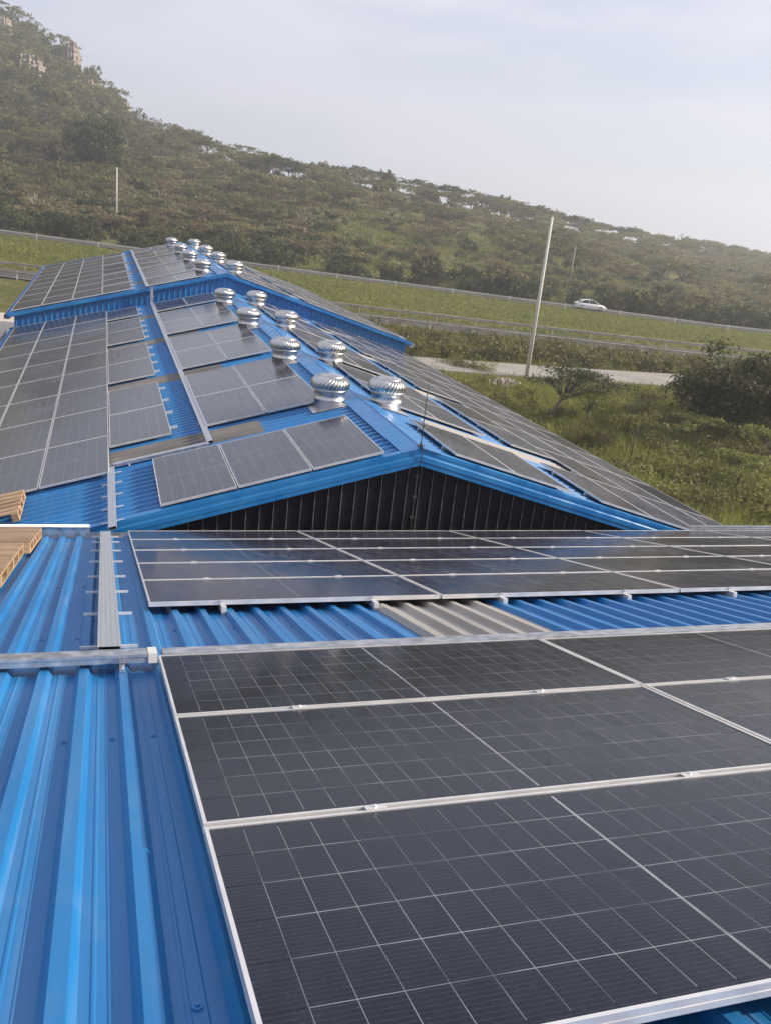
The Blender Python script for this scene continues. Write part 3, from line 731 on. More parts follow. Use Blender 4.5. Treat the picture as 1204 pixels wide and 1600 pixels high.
# ------------------------------------------------------------------ pallets
def pallet(F, x, y, lx, ly, label, z, topmat, slats, rotz=0.0, along='y', gap_open=0.02):
    e = empty('pallet', F @ T(x, y, z) @ Matrix.Rotation(rotz, 4, 'Z'), label, 'pallet', 'wooden pallets')
    h = 0.14
    n = 3
    nb = 5 if ly > 1.5 else 4
    for i in range(n):                       # bottom boards, blocks on them, stringers above, deck
        xx = i * (lx - 0.10) / (n - 1)
        mb = MB(); mb.box(xx, xx + 0.10, 0, ly, 0, 0.018); obj('bottom_board', mb.mesh('bottom_board', M['wood']), e)
        for j in range(nb):
            yy = j * (ly - 0.12) / (nb - 1)
            mb = MB(); mb.box(xx + 0.002, xx + 0.098, yy + 0.002, yy + 0.118, 0.018, 0.104); obj('block', mb.mesh('block', M['wood']), e)
        mb = MB(); mb.box(xx, xx + 0.10, 0, ly, 0.104, 0.120); obj('stringer', mb.mesh('stringer', M['wood']), e)
    w = ly / slats
    for j in range(slats):
        mb = MB(); mb.box(rnd.uniform(-0.006, 0.0), lx + rnd.uniform(0, 0.006), j * w + gap_open / 2, (j + 1) * w - gap_open / 2, 0.120, 0.138)
        obj('deck_board', mb.mesh('deck_board', topmat), e)
    return e
pallet(F_NEAR, -2.27, 4.20, 1.14, 2.38, 'long brown wooden pallet nearest, at the left edge of the near roof', RIBT + 0.001, M['ply'], 14, 0.004, gap_open=0.006)
pallet(F_NEAR, -2.22, 6.68, 1.14, 1.80, 'brown wooden pallet farther back, against the grey gutter upstand', RIBT + 0.001, M['ply'], 11, -0.006, gap_open=0.006)
pallet(F_L, -3.42, -1.22, 2.06, 1.15, 'slatted wooden pallet lying on the long roof beyond the gutter', RIBT + 0.001, M['wood'], 6, 0.0, gap_open=0.07)

# ------------------------------------------------------------------ terrain
SK_AZ = np.radians([-180, -60, -20, -12, -8, -5.43, -4.4, -3.52, -2.6, -1.69, -1.36, -0.5, 0.2, 0.92, 1.47, 3, 4.97, 7.65, 11.94, 16.73, 24.84, 32.79, 40.36, 50, 70, 180])
SK_EL = np.array([0.02, 0.10, 0.185, 0.178, 0.168, 0.1554, 0.149, 0.1395, 0.134, 0.1281, 0.1119, 0.1114, 0.100, 0.0887, 0.0721, 0.066, 0.0586, 0.0487, 0.0447, 0.0412, 0.027, 0.0144, 0.0082, 0.004, 0.0, 0.0])
DS_AZ = np.radians([-180, -20, -5, 0, 5, 12, 17, 25, 33, 40, 60, 180])
DS_D = np.array([420, 420, 410, 370, 300, 255, 260, 290, 360, 460, 700, 700.])
CLEAR_AZ = np.radians([-180, -5, 1.3, 2.5, 8, 12, 25, 40, 60, 180])
CLEAR_H = np.array([3.0, 3.0, 2.3, 2.6, 2.6, 2.6, 2.6, 2.6, 3.0, 3.0])
def road_lines(x):
    xc = np.clip(x, -90, 130)
    yu = 98.1 - 0.46 * xc + 0.0017 * xc * xc
    return yu - 9.5, yu, 126 - 0.25 * xc, 1.75 - 0.021 * np.clip(xc, -45, 84)
def vnoise(x, y, s, seed=0):
    return (np.sin(x * s + seed) * np.cos(y * s * 1.31 + seed * 1.7) + 0.5 * np.sin(x * s * 2.3 + y * s * 1.9 + seed * 2.1) + 0.3 * np.sin(y * s * 4.1 - x * s * 3.3 + seed)) / 1.8
def terrain(x, y):
    x = np.asarray(x, float); y = np.asarray(y, float)
    yl, yu, yf, zf = road_lines(x)
    z = 0.10 * vnoise(x, y, 0.21, 1) + 0.05 * vnoise(x, y, 0.8, 3)
    z = np.where(y > yl - 3, 0.0, z)
    z = np.where((y > yl - 0.3) & (y < yu + 0.3), -0.15, z)
    t = np.clip((y - yu - 0.3) / np.maximum(yf - yu - 0.3, 1), 0, 1)
    z = np.where(y >= yu + 0.3, t * zf + 0.12 * vnoise(x, y, 0.4, 5) * np.minimum(t * 6, 1) * np.minimum((1 - t) * 6, 1), z)
    z = np.where(y > yf + 0.2, zf - 0.15, z)
    az = np.arctan2(x, y); d = np.hypot(x, y)
    den = np.maximum(np.cos(az) + 0.25 * np.sin(az), 0.33)
    d0 = 136.5 / den
    D = np.interp(az, DS_AZ, DS_D); E = np.interp(az, SK_AZ, SK_EL); clr = np.interp(az, CLEAR_AZ, CLEAR_H)
    xz = np.clip(d0 * np.sin(az), -45, 84); z0 = 1.75 - 0.021 * xz
    D = np.maximum(D, d0 + 40)
    zt = H + E * D - clr
    tt = np.clip((d - d0) / (D - d0), 0, 1)
    pw = np.interp(az, np.radians([-180, -5, 2, 6, 14, 180]), [1.5, 1.5, 1.35, 1.1, 1.0, 1.0])
    g = tt ** pw
    hz = z0 + (zt - z0) * g + (0.7 * vnoise(x, y, 0.05, 2) + 0.25 * vnoise(x, y, 0.21, 8)) * np.minimum(tt * 5, 1) * np.clip(np.where(tt > 0.92, (1 - tt) / 0.08, 1), 0, 1)
    hz = np.where(d > D, zt - (d - D) * 0.06, hz)
    hz = np.maximum(hz, -6.0)
    return np.where((d > d0) & (y > 0), hz, z)
def terr1(x, y): return float(terrain(np.array([x]), np.array([y]))[0])
def hit_ground(px, py, dmin=15, dmax=700):
    r = ray(px, py); ds = np.arange(dmin, dmax, 0.25)
    P = np.array([0, 0, H])[None, :] + ds[:, None] * r[None, :]
    below = P[:, 2] < terrain(P[:, 0], P[:, 1])
    if not below.any(): return None
    i = int(np.argmax(below)); return P[i]

azs = np.concatenate([np.arange(-180, -24, 3.0), np.arange(-24, -8, 0.6), np.arange(-8, 46, 0.22), np.arange(46, 70, 0.7), np.arange(70, 180, 3.0)])
rs = np.concatenate([np.linspace(2, 60, 16), np.arange(62, 150, 1.5), np.geomspace(151, 480, 90), np.geomspace(490, 1500, 12)])
A_, R_ = np.meshgrid(np.radians(azs), rs, indexing='ij')
GX, GY = R_ * np.sin(A_), R_ * np.cos(A_)
GZ = terrain(GX, GY)
nA, nR = GX.shape
V = np.stack([GX.ravel(), GY.ravel(), GZ.ravel()], 1)
idx = np.arange(nA * nR).reshape(nA, nR)
i00 = idx; i10 = np.roll(idx, -1, axis=0)
q00, q01, q10, q11 = i00[:, :-1].ravel(), i00[:, 1:].ravel(), i10[:, :-1].ravel(), i10[:, 1:].ravel()
Fq = np.concatenate([np.stack([q00, q11, q10], 1), np.stack([q00, q01, q11], 1)])
ctr = len(V); V = np.vstack([V, [[0, 0, 0]]])
Fq = np.concatenate([Fq, np.stack([np.full(nA, ctr), idx[:, 0], np.roll(idx[:, 0], -1)], 1)])
gme = tri_mesh('ground', V, Fq, M['ground'], smooth=np.ones(len(Fq), bool))
tag(obj('ground', gme), 'rough green and yellow grassland rising into the hillside', kind='structure')

def strip(name, xs_, ya, yb, za, mat, label=None, kind='structure', side=0.3):
    vs_, fs = [], []
    for x, a, b2, z in zip(xs_, ya, yb, za):
        vs_ += [(x, a, z - side), (x, a, z), (x, b2, z), (x, b2, z - side)]
    for i in range(len(xs_) - 1):
        k = i * 4
        for j in range(3): fs.append((k + j, k + 4 + j, k + 5 + j, k + 1 + j))
    o = obj(name, make_mesh(name, vs_, fs, mat)); return tag(o, label, kind=kind)
X = np.arange(-80, 131, 3.0)
yl, yu, yf, zf = road_lines(X)
strip('highway', X, yl + 0.6, yu - 0.6, 0 * X + 0.02, M['asphalt'], 'near carriageway of the highway between two guardrails')
strip('highway', X, yf + 0.7, yf + 7.6, zf + 0.02, M['asphalt'], 'far carriageway of the highway with the white car')
for (a, nm) in ((7.3, 0),):
    strip('road_edge_line', X, yf + a, yf + a + 0.13, zf + 0.026, M['paint_line'], 'painted edge line of the far carriageway', side=0.002)
strip('road_edge_line', X, yl + 0.9, yl + 1.03, 0 * X + 0.026, M['paint_line'], 'painted edge line of the near carriageway', side=0.002)
XR = np.arange(14, 90, 2.0)
strip('access_road', XR, 53.4 + 0.5 * np.sin(XR * 0.13), 58.8 + 0.4 * np.sin(XR * 0.13 + 0.4), 0 * XR + 0.16, M['pale_road'], 'pale worn access road running behind the tall pole')
me = MB(); me.box(-40, -4.4, 40, 66.5, -0.2, 0.16)
tag(obj('pavement', me.mesh('pavement', M['concrete'])), 'pale concrete yard left of the far warehouse', kind='structure')

# guardrails
def guardrail(label, xs_, ys_, zs_, mat, post_every, beam_h=0.62, double=False, pmat=None, bs=0.85):
    e = empty('guardrail', T(xs_[0], ys_[0], zs_[0]), label, 'guardrail', None)
    ox, oy, oz = xs_[0], ys_[0], zs_[0]
    sec = [(0, 0.0), (-0.04, 0.03), (-0.04, 0.10), (0.0, 0.13), (0.0, 0.18), (-0.04, 0.21), (-0.04, 0.28), (0, 0.31)]
    vs_, fs = [], []
    for x, y, z in zip(xs_, ys_, zs_):
        for (dy, dz) in sec: vs_.append((x - ox, y - oy + dy, z - oz + beam_h - 0.15 + dz * bs))
    n = len(sec)
    for i in range(len(xs_) - 1):
        for j in range(n - 1): fs.append((i * n + j, (i + 1) * n + j, (i + 1) * n + j + 1, i * n + j + 1))
    obj('beam', make_mesh('beam', vs_, fs, mat), e)
    mb = MB(); mb.box(-0.06, 0.06, 0.005, 0.11, -0.3, beam_h + 0.14)
    pm = mb.mesh('post', pmat or mat)
    cum = np.concatenate([[0], np.cumsum(np.hypot(np.diff(xs_), np.diff(ys_)))])
    for dd in np.arange(0.5, cum[-1], post_every):
        x, y, z = np.interp(dd, cum, xs_), np.interp(dd, cum, ys_), np.interp(dd, cum, zs_)
        o = obj('post', pm, e); o.location = (x - ox, y - oy, z - oz)
    return e
XG = np.arange(-40, 125, 4.0)
yl, yu, yf, zf = road_lines(XG)
guardrail('guardrail on the near side of the near carriageway', XG, yl, 0 * XG, M['rail_rust'], 4.0, pmat=M['rail_zinc'])
guardrail('rusty guardrail between the near carriageway and the grassy median', XG, yu, 0 * XG, M['rail_rust'], 4.0)
guardrail('pale guardrail along the far carriageway passing below the white car', XG, yf, zf, M['rail_zinc'], 8.0, beam_h=0.55, bs=0.6)

# ------------------------------------------------------------------ car
def make_car(pos, yaw):
    e = empty('car', T(*pos) @ Matrix.Rotation(yaw, 4, 'Z'), 'white sedan driving right on the far carriageway', 'car')
    Lc, W = 4.6, 0.88
    # side profile stations: (x, z_bottom, z_belt, half width at belt)
    st = [(-2.30, 0.42, 0.82, 0.62), (-2.20, 0.30, 0.92, 0.78), (-1.75, 0.24, 0.98, 0.86), (-0.9, 0.22, 0.97, 0.88), (0.0, 0.22, 0.95, 0.89), (0.9, 0.22, 0.93, 0.88), (1.5, 0.22, 0.86, 0.85), (2.0, 0.26, 0.74, 0.78), (2.24, 0.32, 0.62, 0.66), (2.30, 0.42, 0.52, 0.55)]
    vs_, fs = [], []
    for (x, zb, zt, hw) in st:
        m_ = (zb + zt) / 2
        ring = [(-hw * 0.92, zb), (-hw, m_), (-hw * 0.95, zt - 0.04), (-hw * 0.80, zt), (0, zt + 0.03), (hw * 0.80, zt), (hw * 0.95, zt - 0.04), (hw, m_), (hw * 0.92, zb)]
        vs_ += [(x, y, z) for y, z in ring]
    n = 9
    for i in range(len(st) - 1):
        for j in range(n): fs.append((i * n + j, i * n + (j + 1) % n, (i + 1) * n + (j + 1) % n, (i + 1) * n + j))
    fs += [tuple(range(n)), tuple((len(st) - 1) * n + j for j in range(n - 1, -1, -1))]
    obj('body', make_mesh('body', vs_, fs, M['car_white'], smooth=True), e)
    # cabin: glass house with white roof
    cb = [(-1.85, 0.97), (-1.15, 1.36), (-0.35, 1.45), (0.25, 1.40), (1.05, 0.96)]
    vs_, fs = [], []
    for i, (x, z) in enumerate(cb):
        hw = 0.80 if i in (0, 4) else 0.62
        vs_ += [(x, -hw, z), (x, hw, z)]
    base = [(-1.85, 0.94), (-1.0, 0.94), (-0.3, 0.94), (0.3, 0.94), (1.05, 0.93)]
    for (x, z) in base: vs_ += [(x, -0.83, z), (x, 0.83, z)]
    for i in range(4):
        fs.append((2 * i, 2 * i + 1, 2 * i + 3, 2 * i + 2)[::-1])
        fs.append((2 * i, 2 * i + 2, 10 + 2 * i + 2, 10 + 2 * i)[::-1]); fs.append((2 * i + 1, 2 * i + 3, 10 + 2 * i + 3, 10 + 2 * i + 1))
    obj('window', make_mesh('window', vs_, fs, M['car_glass']), e)
    vs_ = []; fs = []
    for (x, z) in ((-1.25, 1.325), (-1.05, 1.385), (-0.35, 1.465), (0.15, 1.425), (0.30, 1.385)):
        vs_ += [(x, -0.66, z - 0.03), (x, -0.58, z + 0.005), (x, 0.58, z + 0.005), (x, 0.66, z - 0.03)]
    for i in range(4):
        for j in range(3): fs.append((i * 4 + j, i * 4 + j + 1, (i + 1) * 4 + j + 1, (i + 1) * 4 + j)[::-1])
    obj('roof', make_mesh('roof', vs_, fs, M['car_white'], smooth=True), e)
    for s in (-1, 1):
        mb = MB(); mb.tube([(-1.88, s * 0.82, 0.95), (-1.2, s * 0.645, 1.35)], 0.05, 6); mb.tube([(-0.35, s * 0.84, 0.94), (-0.4, s * 0.64, 1.44)], 0.035, 6); mb.tube([(1.1, s * 0.81, 0.94), (0.28, s * 0.64, 1.39)], 0.04, 6)
        obj('pillar', mb.mesh('pillar', M['car_white'], True), e)
        for x in (-1.42, 1.40):
            mb = MB(); mb.lathe([(0.16, -0.1), (0.30, -0.1), (0.325, -0.06), (0.325, 0.06), (0.30, 0.1), (0.16, 0.1)], 20)
            w = obj('wheel', mb.mesh('wheel', M['tyre'], True), e, T(x, s * 0.80, 0.325) @ Matrix.Rotation(math.pi / 2, 4, 'X'))
            mb = MB(); mb.lathe([(0.0005, 0.085), (0.06, 0.09), (0.2, 0.07), (0.205, 0.0), (0.2, -0.07), (0.06, -0.09), (0.0005, -0.085)], 16)
            obj('rim', mb.mesh('rim', M['galv'], True), w)
        mb = MB(); mb.box(2.02, 2.2, s * 0.66 - 0.1, s * 0.66 + 0.1, 0.58, 0.69); obj('headlight', mb.mesh('headlight', M['lamp_clear']), e)
        mb = MB(); mb.box(-2.285, -2.18, s * 0.62 - 0.12, s * 0.62 + 0.12, 0.72, 0.85); obj('tail_light', mb.mesh('tail_light', M['lamp_red']), e)
    return e
cx = 66.5
_, _, cyf, czf = road_lines(np.array([cx]))
make_car((cx, float(cyf[0]) + 3.4, float(czf[0]) + 0.02), math.atan(-0.25) - 0.03)

# ------------------------------------------------------------------ poles
def pole(px, py, h, label, mat, r0, r1, arms, lean=0.0):
    g = hit_ground(px, py)
    z = terr1(g[0], g[1])
    e = empty('utility_pole', T(g[0], g[1], z), label, 'pole')
    mb = MB(); mb.tube([(0, 0, -0.3), (lean * 0.5, 0, h * 0.5), (lean, 0, h)], [r0, (r0 + r1) / 2, r1], 12); obj('shaft', mb.mesh('shaft', mat, True), e)
    for (hh, ln) in arms:
        mb = MB(); mb.tube([(lean * hh / h - 0.05, 0, hh), (lean * hh / h + ln, -0.02, hh + 0.03)], 0.03, 6); mb.lathe([(0.04, 0), (0.06, 0.05), (0.03, 0.12), (0.05, 0.16), (0.0005, 0.2)], 10, (lean * hh / h + ln - 0.04, -0.02, hh + 0.03))
        obj('insulator_arm', mb.mesh('insulator_arm', M['dark_metal']), e)
    return e
pole(821, 592, 10.6, 'tall pale concrete pole beside the access road', M['pole'], 0.15, 0.08, [(8.6, 0.45), (7.0, 0.45), (9.6, 0.3)])
pole(884, 468, 8.2, 'darker pole on the far side of the highway behind the bushes', M['pole_dark'], 0.16, 0.1, [(5.2, 0.3), (6.8, 0.3)])
pole(182, 358, 9.5, 'slim pale pole among the bushes at the foot of the mountain', M['pole'], 0.15, 0.09, [(9.2, 0.3)])

# ------------------------------------------------------------------ vegetation
def unit(n):
    v = rng.normal(size=(n, 3)); return v / np.linalg.norm(v, axis=1)[:, None]
def leaf_cloud(Cc, n, spread, size, flat=0.0, quad=False):
    """n leaf faces round every centre; returns V, F (triangles)"""
    Cc = np.asarray(Cc, float); k = len(Cc) * n
    P = np.repeat(Cc, n, axis=0) + rng.normal(size=(k, 3)) * np.asarray(spread)
    d1 = unit(k); d2 = unit(k)
    d1[:, 2] *= (1 - flat); d2[:, 2] *= (1 - flat)
    d1 /= np.linalg.norm(d1, axis=1)[:, None]
    d2 -= d1 * (d1 * d2).sum(1)[:, None]; d2 /= np.maximum(np.linalg.norm(d2, axis=1), 1e-3)[:, None]
    s = size * rng.uniform(0.55, 1.35, (k, 1))
    if quad:
        V = np.stack([P - d1 * s, P + d2 * s * 0.45, P + d1 * s, P - d2 * s * 0.45], 1).reshape(-1, 3)
        b = np.arange(k) * 4
        F = np.concatenate([np.stack([b, b + 1, b + 2], 1), np.stack([b, b + 2, b + 3], 1)])
    else:
        V = np.stack([P - d1 * s, P + d1 * s * 0.6 + d2 * s * 0.6, P + d1 * s * 0.5 - d2 * s * 0.6], 1).reshape(-1, 3)
        b = np.arange(k) * 3
        F = np.stack([b, b + 1, b + 2], 1)
    return V, F
def pads(h, R, n, zc=0.86, drop=0.16, inner=0.0):
    out = []
    for i in range(n):
        r = R * math.sqrt(rng.uniform(inner, 1)); a = i * 2.39996 + rng.uniform(-0.4, 0.4)
        out.append((r * math.cos(a), r * math.sin(a), h * (zc - drop * (r / R) ** 2) + rng.uniform(-0.05, 0.07) * h))
    return np.array(out)
def limb_mesh(name, h, tips, mat, r0, lean=(0, 0), fork=0.42, nmax=9, twigs=False):
    mb = MB()
    fx, fy = lean[0] * fork, lean[1] * fork
    mb.tube([(0, 0, -0.25), (fx * 0.45, fy * 0.45, h * fork * 0.5), (fx, fy, h * fork)], [r0 * 1.25, r0, r0 * 0.82], 7)
    for t in tips[:nmax]:
        m_ = ((fx + t[0]) / 2 * 0.9 + fx * 0.1, (fy + t[1]) / 2 * 0.9 + fy * 0.1, h * fork + (t[2] - h * fork) * 0.62)
        mb.tube([(fx, fy, h * fork * 0.97), m_, tuple(t)], [r0 * 0.55, r0 * 0.34, r0 * 0.12], 5)
        if twigs:
            for q in range(3):
                o = unit(1)[0] * 0.35; o[2] = abs(o[2]) * 0.4
                mb.tube([m_, (m_[0] + (t[0] - m_[0]) * 0.5 + o[0], m_[1] + (t[1] - m_[1]) * 0.5 + o[1], m_[2] + (t[2] - m_[2]) * 0.7 + o[2])], [r0 * 0.2, r0 * 0.06], 4)
    return mb.mesh(name, mat, True)
def acacia(h, R, npad, nleaf, size, fol, bark, r0, lean=(0, 0), zc=0.86, twigs=False, sub=5, quad=False):
    tp = pads(h, R, npad, zc) + np.array([lean[0], lean[1], 0])
    cc = []
    for t in tp:
        for q in range(sub): cc.append(t + np.array([rng.normal() * R * 0.20, rng.normal() * R * 0.20, rng.normal() * h * 0.02]))
    V, F = leaf_cloud(cc, nleaf, (R * 0.10, R * 0.10, h * 0.022), size, 0.45, quad)
    return limb_mesh('trunk', h, [tuple(t) for t in tp], bark, r0, lean, 0.42, npad, twigs), tri_mesh('crown', V, F, fol)
def bush(h, R, ncl, nleaf, size, fol, bark, quad=False):
    cc = []
    for i in range(ncl):
        d = unit(1)[0]; d[2] = abs(d[2]); k = rng.uniform(0.55, 1.0) * (1 + 0.18 * math.sin(5 * math.atan2(d[1], d[0]) + 3 * d[2]))
        cc.append((d[0] * R * k, d[1] * R * k, 0.08 * h + d[2] * h * 0.86 * k))
    V, F = leaf_cloud(cc, nleaf, (R * 0.15, R * 0.15, h * 0.10), size, 0.1, quad)
    V[:, 2] = np.maximum(V[:, 2], 0.02)
    mb = MB()
    for i in range(5):
        t = cc[i]; mb.tube([(rng.normal() * 0.08, rng.normal() * 0.08, -0.15), (t[0] * 0.4, t[1] * 0.4, t[2] * 0.55), t], [0.05, 0.035, 0.012], 5)
    return mb.mesh('stem', bark, True), tri_mesh('crown', V, F, fol)
def broad(h, R, ncl, nleaf, size, fol, bark, r0, base=0.30, lean=(0, 0), quad=False, sub=4):
    cc = []
    for i in range(ncl):
        d = unit(1)[0]; k = rng.uniform(0.45, 1.0)
        c0 = np.array([d[0] * R * k + lean[0], d[1] * R * k + lean[1], h * (base + 1) / 2 + d[2] * h * (1 - base) / 2 * k])
        for q in range(sub): cc.append(c0 + rng.normal(size=3) * np.array([R, R, h * 0.5]) * 0.10)
    V, F = leaf_cloud(cc, nleaf, (R * 0.085, R * 0.085, h * 0.035), size, 0.15, quad)
    tips = [tuple(c) for c in cc[::sub]]; rng.shuffle(tips)
    return limb_mesh('trunk', h, tips, bark, r0, lean, base + 0.05, 10), tri_mesh('crown', V, F, fol)

def plant(name, proto, x, y, label, cat, group=None, scale=1.0, rot=None, z=None, sz=None):
    if z is None: z = terr1(x, y)
    m4 = T(x, y, z) @ Matrix.Rotation(rng.uniform(0, 6.28) if rot is None else rot, 4, 'Z') @ Matrix.Diagonal((scale, scale, sz or scale, 1))
    e = empty(name, m4, label, cat, group)
    obj(proto[0].name.split('.')[0], proto[0], e); obj('crown', proto[1], e)
    return e

# near things on the right, by the access road
acN = acacia(2.7, 2.2, 24, 22, 0.075, M['fol_dark'], M['bark'], 0.085, lean=(2.1, 0.5), zc=0.86, twigs=True, sub=7, quad=True)
plant('acacia_tree', acN, 22.3, 40.2, 'small leaning acacia with a flat feathery crown before the access road', 'tree', rot=0.1, scale=1.08)
bigT = broad(4.75, 4.1, 80, 34, 0.12, M['fol_dark'], M['bark'], 0.24, base=0.10, quad=True, sub=6)
plant('dense_tree', bigT, 33.0, 38.0, 'large dark dense tree at the right edge of the picture', 'tree', rot=0.6)
bigT2 = broad(3.9, 2.7, 50, 34, 0.11, M['fol_dark'], M['bark'], 0.18, base=0.04, quad=True, sub=5)
plant('dense_tree', bigT2, 38.2, 42.5, 'second dark tree behind the large one at the right edge', 'tree', rot=0.2)
shr = [bush(1.15, 1.7, 40, 26, 0.085, M['fol_yellow'], M['bark'], True), acacia(1.9, 1.35, 9, 24, 0.07, M['fol_yellow'], M['bark'], 0.04, zc=0.8, twigs=True, sub=6, quad=True), bush(0.8, 1.2, 30, 26, 0.08, M['fol_olive'], M['bark'], True)]
SPOTS = [(985, 715, 1, 1.25), (1060, 745, 0, 1.0), (1140, 720, 0, 1.1), (1010, 775, 0, 0.9), (1175, 775, 0, 1.15), (1100, 795, 2, 1.1), (930, 700, 2, 1.0), (905, 690, 0, 0.8),
         (960, 740, 2, 0.9), (1195, 735, 1, 1.2), (1085, 700, 1, 1.0), (1030, 705, 2, 1.0), (1150, 760, 1, 0.9), (1200, 805, 0, 1.2), (940, 640, 0, 0.8), (1000, 650, 2, 0.9), (880, 650, 2, 0.7), (730, 578, 2, 0.9), (752, 583, 0, 0.7), (705, 572, 0, 0.7), (1010, 625, 2, 0.8), (1060, 640, 1, 1.0), (945, 622, 2, 0.6), (915, 665, 1, 1.1)]
for i, (px, py, k, s) in enumerate(SPOTS):
    g = hit_ground(px, py)
    lab = ['low yellow-green thorn shrub in the rough grass by the warehouse', 'small spindly thorn tree in the rough grass by the warehouse', 'low olive shrub in the rough grass by the access road'][k]
    plant(['shrub', 'thorn_tree', 'shrub'][k], shr[k], g[0], g[1], lab, ['shrub', 'tree', 'shrub'][k], 'shrubs in the field right of the warehouse', s)

# prototypes for the hillside
P_bush = [bush(2.6, 2.3, 34, 22, 0.26, M['fol_dark'], M['bark']) for i in range(3)]
P_olive = [bush(2.2, 2.4, 30, 20, 0.27, M['fol_olive'], M['bark']) for i in range(2)]
P_aca = [acacia(5.6, 3.6, 12, 16, 0.24, M['fol_olive'], M['bark'], 0.14, sub=4) for i in range(3)]
P_abr = [acacia(4.2, 3.0, 11, 15, 0.22, M['fol_brown'], M['bark'], 0.11, zc=0.78, sub=4) for i in range(3)]
P_apale = [acacia(5.2, 3.2, 10, 13, 0.22, M['fol_brown'], M['bark_pale'], 0.16, sub=4)]
P_broad = [broad(6.0, 2.6, 36, 14, 0.30, M['fol_olive'], M['bark'], 0.16, base=0.15) for i in range(2)]
P_tall = broad(15.0, 6.2, 90, 16, 0.42, M['fol_dark'], M['bark'], 0.42, base=0.18)
P_umb = acacia(7.6, 6.2, 18, 26, 0.26, M['fol_dark'], M['bark'], 0.22, zc=0.90, sub=5)

taken = []
def special(px, py, proto, name, label, cat, s=1.0, group=None):
    g = hit_ground(px, py)
    if g is None: return
    taken.append((g[0], g[1], 3.0)); plant(name, proto, g[0], g[1], label, cat, group, s)
special(150, 292, P_tall, 'tall_tree', 'tall dark spreading tree on the mountain foot behind the slim pole', 'tree', 0.95)
special(55, 350, P_apale[0], 'pale_trunk_tree', 'bare pale-trunked tree at the left below the mountain', 'tree', 1.15)
special(250, 328, P_apale[0], 'pale_trunk_tree', 'pale-trunked tree right of the slim pole', 'tree', 1.1)
special(475, 372, P_apale[0], 'pale_trunk_tree', 'pale-trunked tree above the right end of the raised roof', 'tree', 1.1)
special(425, 418, P_bush[0], 'bush', 'large round dark bush just right of the farthest ventilators', 'bush', 1.45)
special(664, 446, P_bush[1], 'bush', 'rounded dark bush alone beyond the far guardrail', 'bush', 1.35)
ROWL = sorted((740, 772, 800, 832, 905, 962, 1000, 1040, 1085, 1125, 1165, 1200, 525, 560, 610, 90, 130, 25, 215, 270, 320, 370))
ORD2 = ORD + ['thirteenth', 'fourteenth', 'fifteenth', 'sixteenth', 'seventeenth', 'eighteenth', 'nineteenth', 'twentieth', 'twenty-first', 'twenty-second']
for px, s in ((740, 1.2), (772, 1.35), (800, 1.45), (832, 1.2), (905, 1.0), (962, 1.3), (1000, 1.25), (1040, 1.2), (1085, 1.15), (1125, 1.2), (1165, 1.25), (1200, 1.3), (525, 0.9), (560, 0.9), (610, 0.9), (90, 1.3), (130, 1.2), (25, 1.1), (215, 1.1), (270, 1.0), (320, 1.1), (370, 1.0)):
    yb = 366 + (px - 10) * 0.1295 - 4
    special(px, yb, P_bush[int(px) % 3], 'bush', ORD2[ROWL.index(px)] + ' dark green bush from the left in the row lining the far carriageway', 'bush', s, 'bushes lining the far carriageway')
for (px, d_, s) in ((432, 238, 1.0), (840, 286, 0.8), (650, 262, 0.75), (700, 268, 0.8), (905, 300, 0.8), (985, 330, 0.75), (560, 256, 0.8), (770, 280, 0.8)):
    az = math.atan2(*ray(px, 300)[:2]); x, y = d_ * math.sin(az), d_ * math.cos(az)
    taken.append((x, y, 4)); plant('umbrella_acacia', P_umb, x, y, 'large umbrella acacia standing highest on the skyline at the hill\'s shoulder' if px == 432 else 'umbrella acacia standing out on the skyline of the ridge', 'tree', None if px == 432 else 'umbrella acacias on the skyline', s)

# scrub on the hillside: the largest as trees of their own, the rest as one mass
cand = []
while len(cand) < 3000:
    az = math.radians(rng.uniform(-9.5, 47)); d = math.sqrt(rng.uniform(135 ** 2, 500 ** 2))
    x, y = d * math.sin(az), d * math.cos(az)
    d0 = 137 / (math.cos(az) + 0.25 * math.sin(az)); D = np.interp(az, DS_AZ, DS_D)
    if d < d0 + 3 or d > D + 10: continue
    azd = math.degrees(az); tt = (d - d0) / (D - d0)
    dens = 1.0 if azd < 5 else (0.75 if azd < 15 else 0.40)
    if azd > 14: dens *= 0.35 + 0.75 * tt + 0.35 * (vnoise(x, y, 0.05, 4) > 0.1)
    if rng.uniform() > dens: continue
    sp = 2.6 if azd < 5 else 3.0
    cand.append((x, y, d, azd, tt))
cand = np.array(cand)
# thin out crowding
keep = []; cell = {}
for i, (x, y, d, azd, tt) in enumerate(cand):
    k = (int(x // 3), int(y // 3)); ok = True
    for a in (-1, 0, 1):
        for b2 in (-1, 0, 1):
            for j in cell.get((k[0] + a, k[1] + b2), ()):
                if (cand[j, 0] - x) ** 2 + (cand[j, 1] - y) ** 2 < 6.0: ok = False
    if ok and all((x - t[0]) ** 2 + (y - t[1]) ** 2 > t[2] ** 2 for t in taken):
        cell.setdefault(k, []).append(i); keep.append(i)
cand = cand[keep]
KIND = {0: (P_bush, 'bush', 'dark bush among the scrub of the hillside', 'bush', 2.6), 1: (P_olive, 'bush', 'olive bush among the scrub of the hillside', 'bush', 2.2),
        2: (P_aca, 'acacia_tree', 'flat-topped green acacia on the hillside', 'tree', 5.6), 3: (P_abr, 'thorn_tree', 'brown flat-topped thorn tree on the hillside', 'tree', 4.2), 4: (P_broad, 'tree', 'rounded olive tree on the hillside', 'tree', 6.0)}
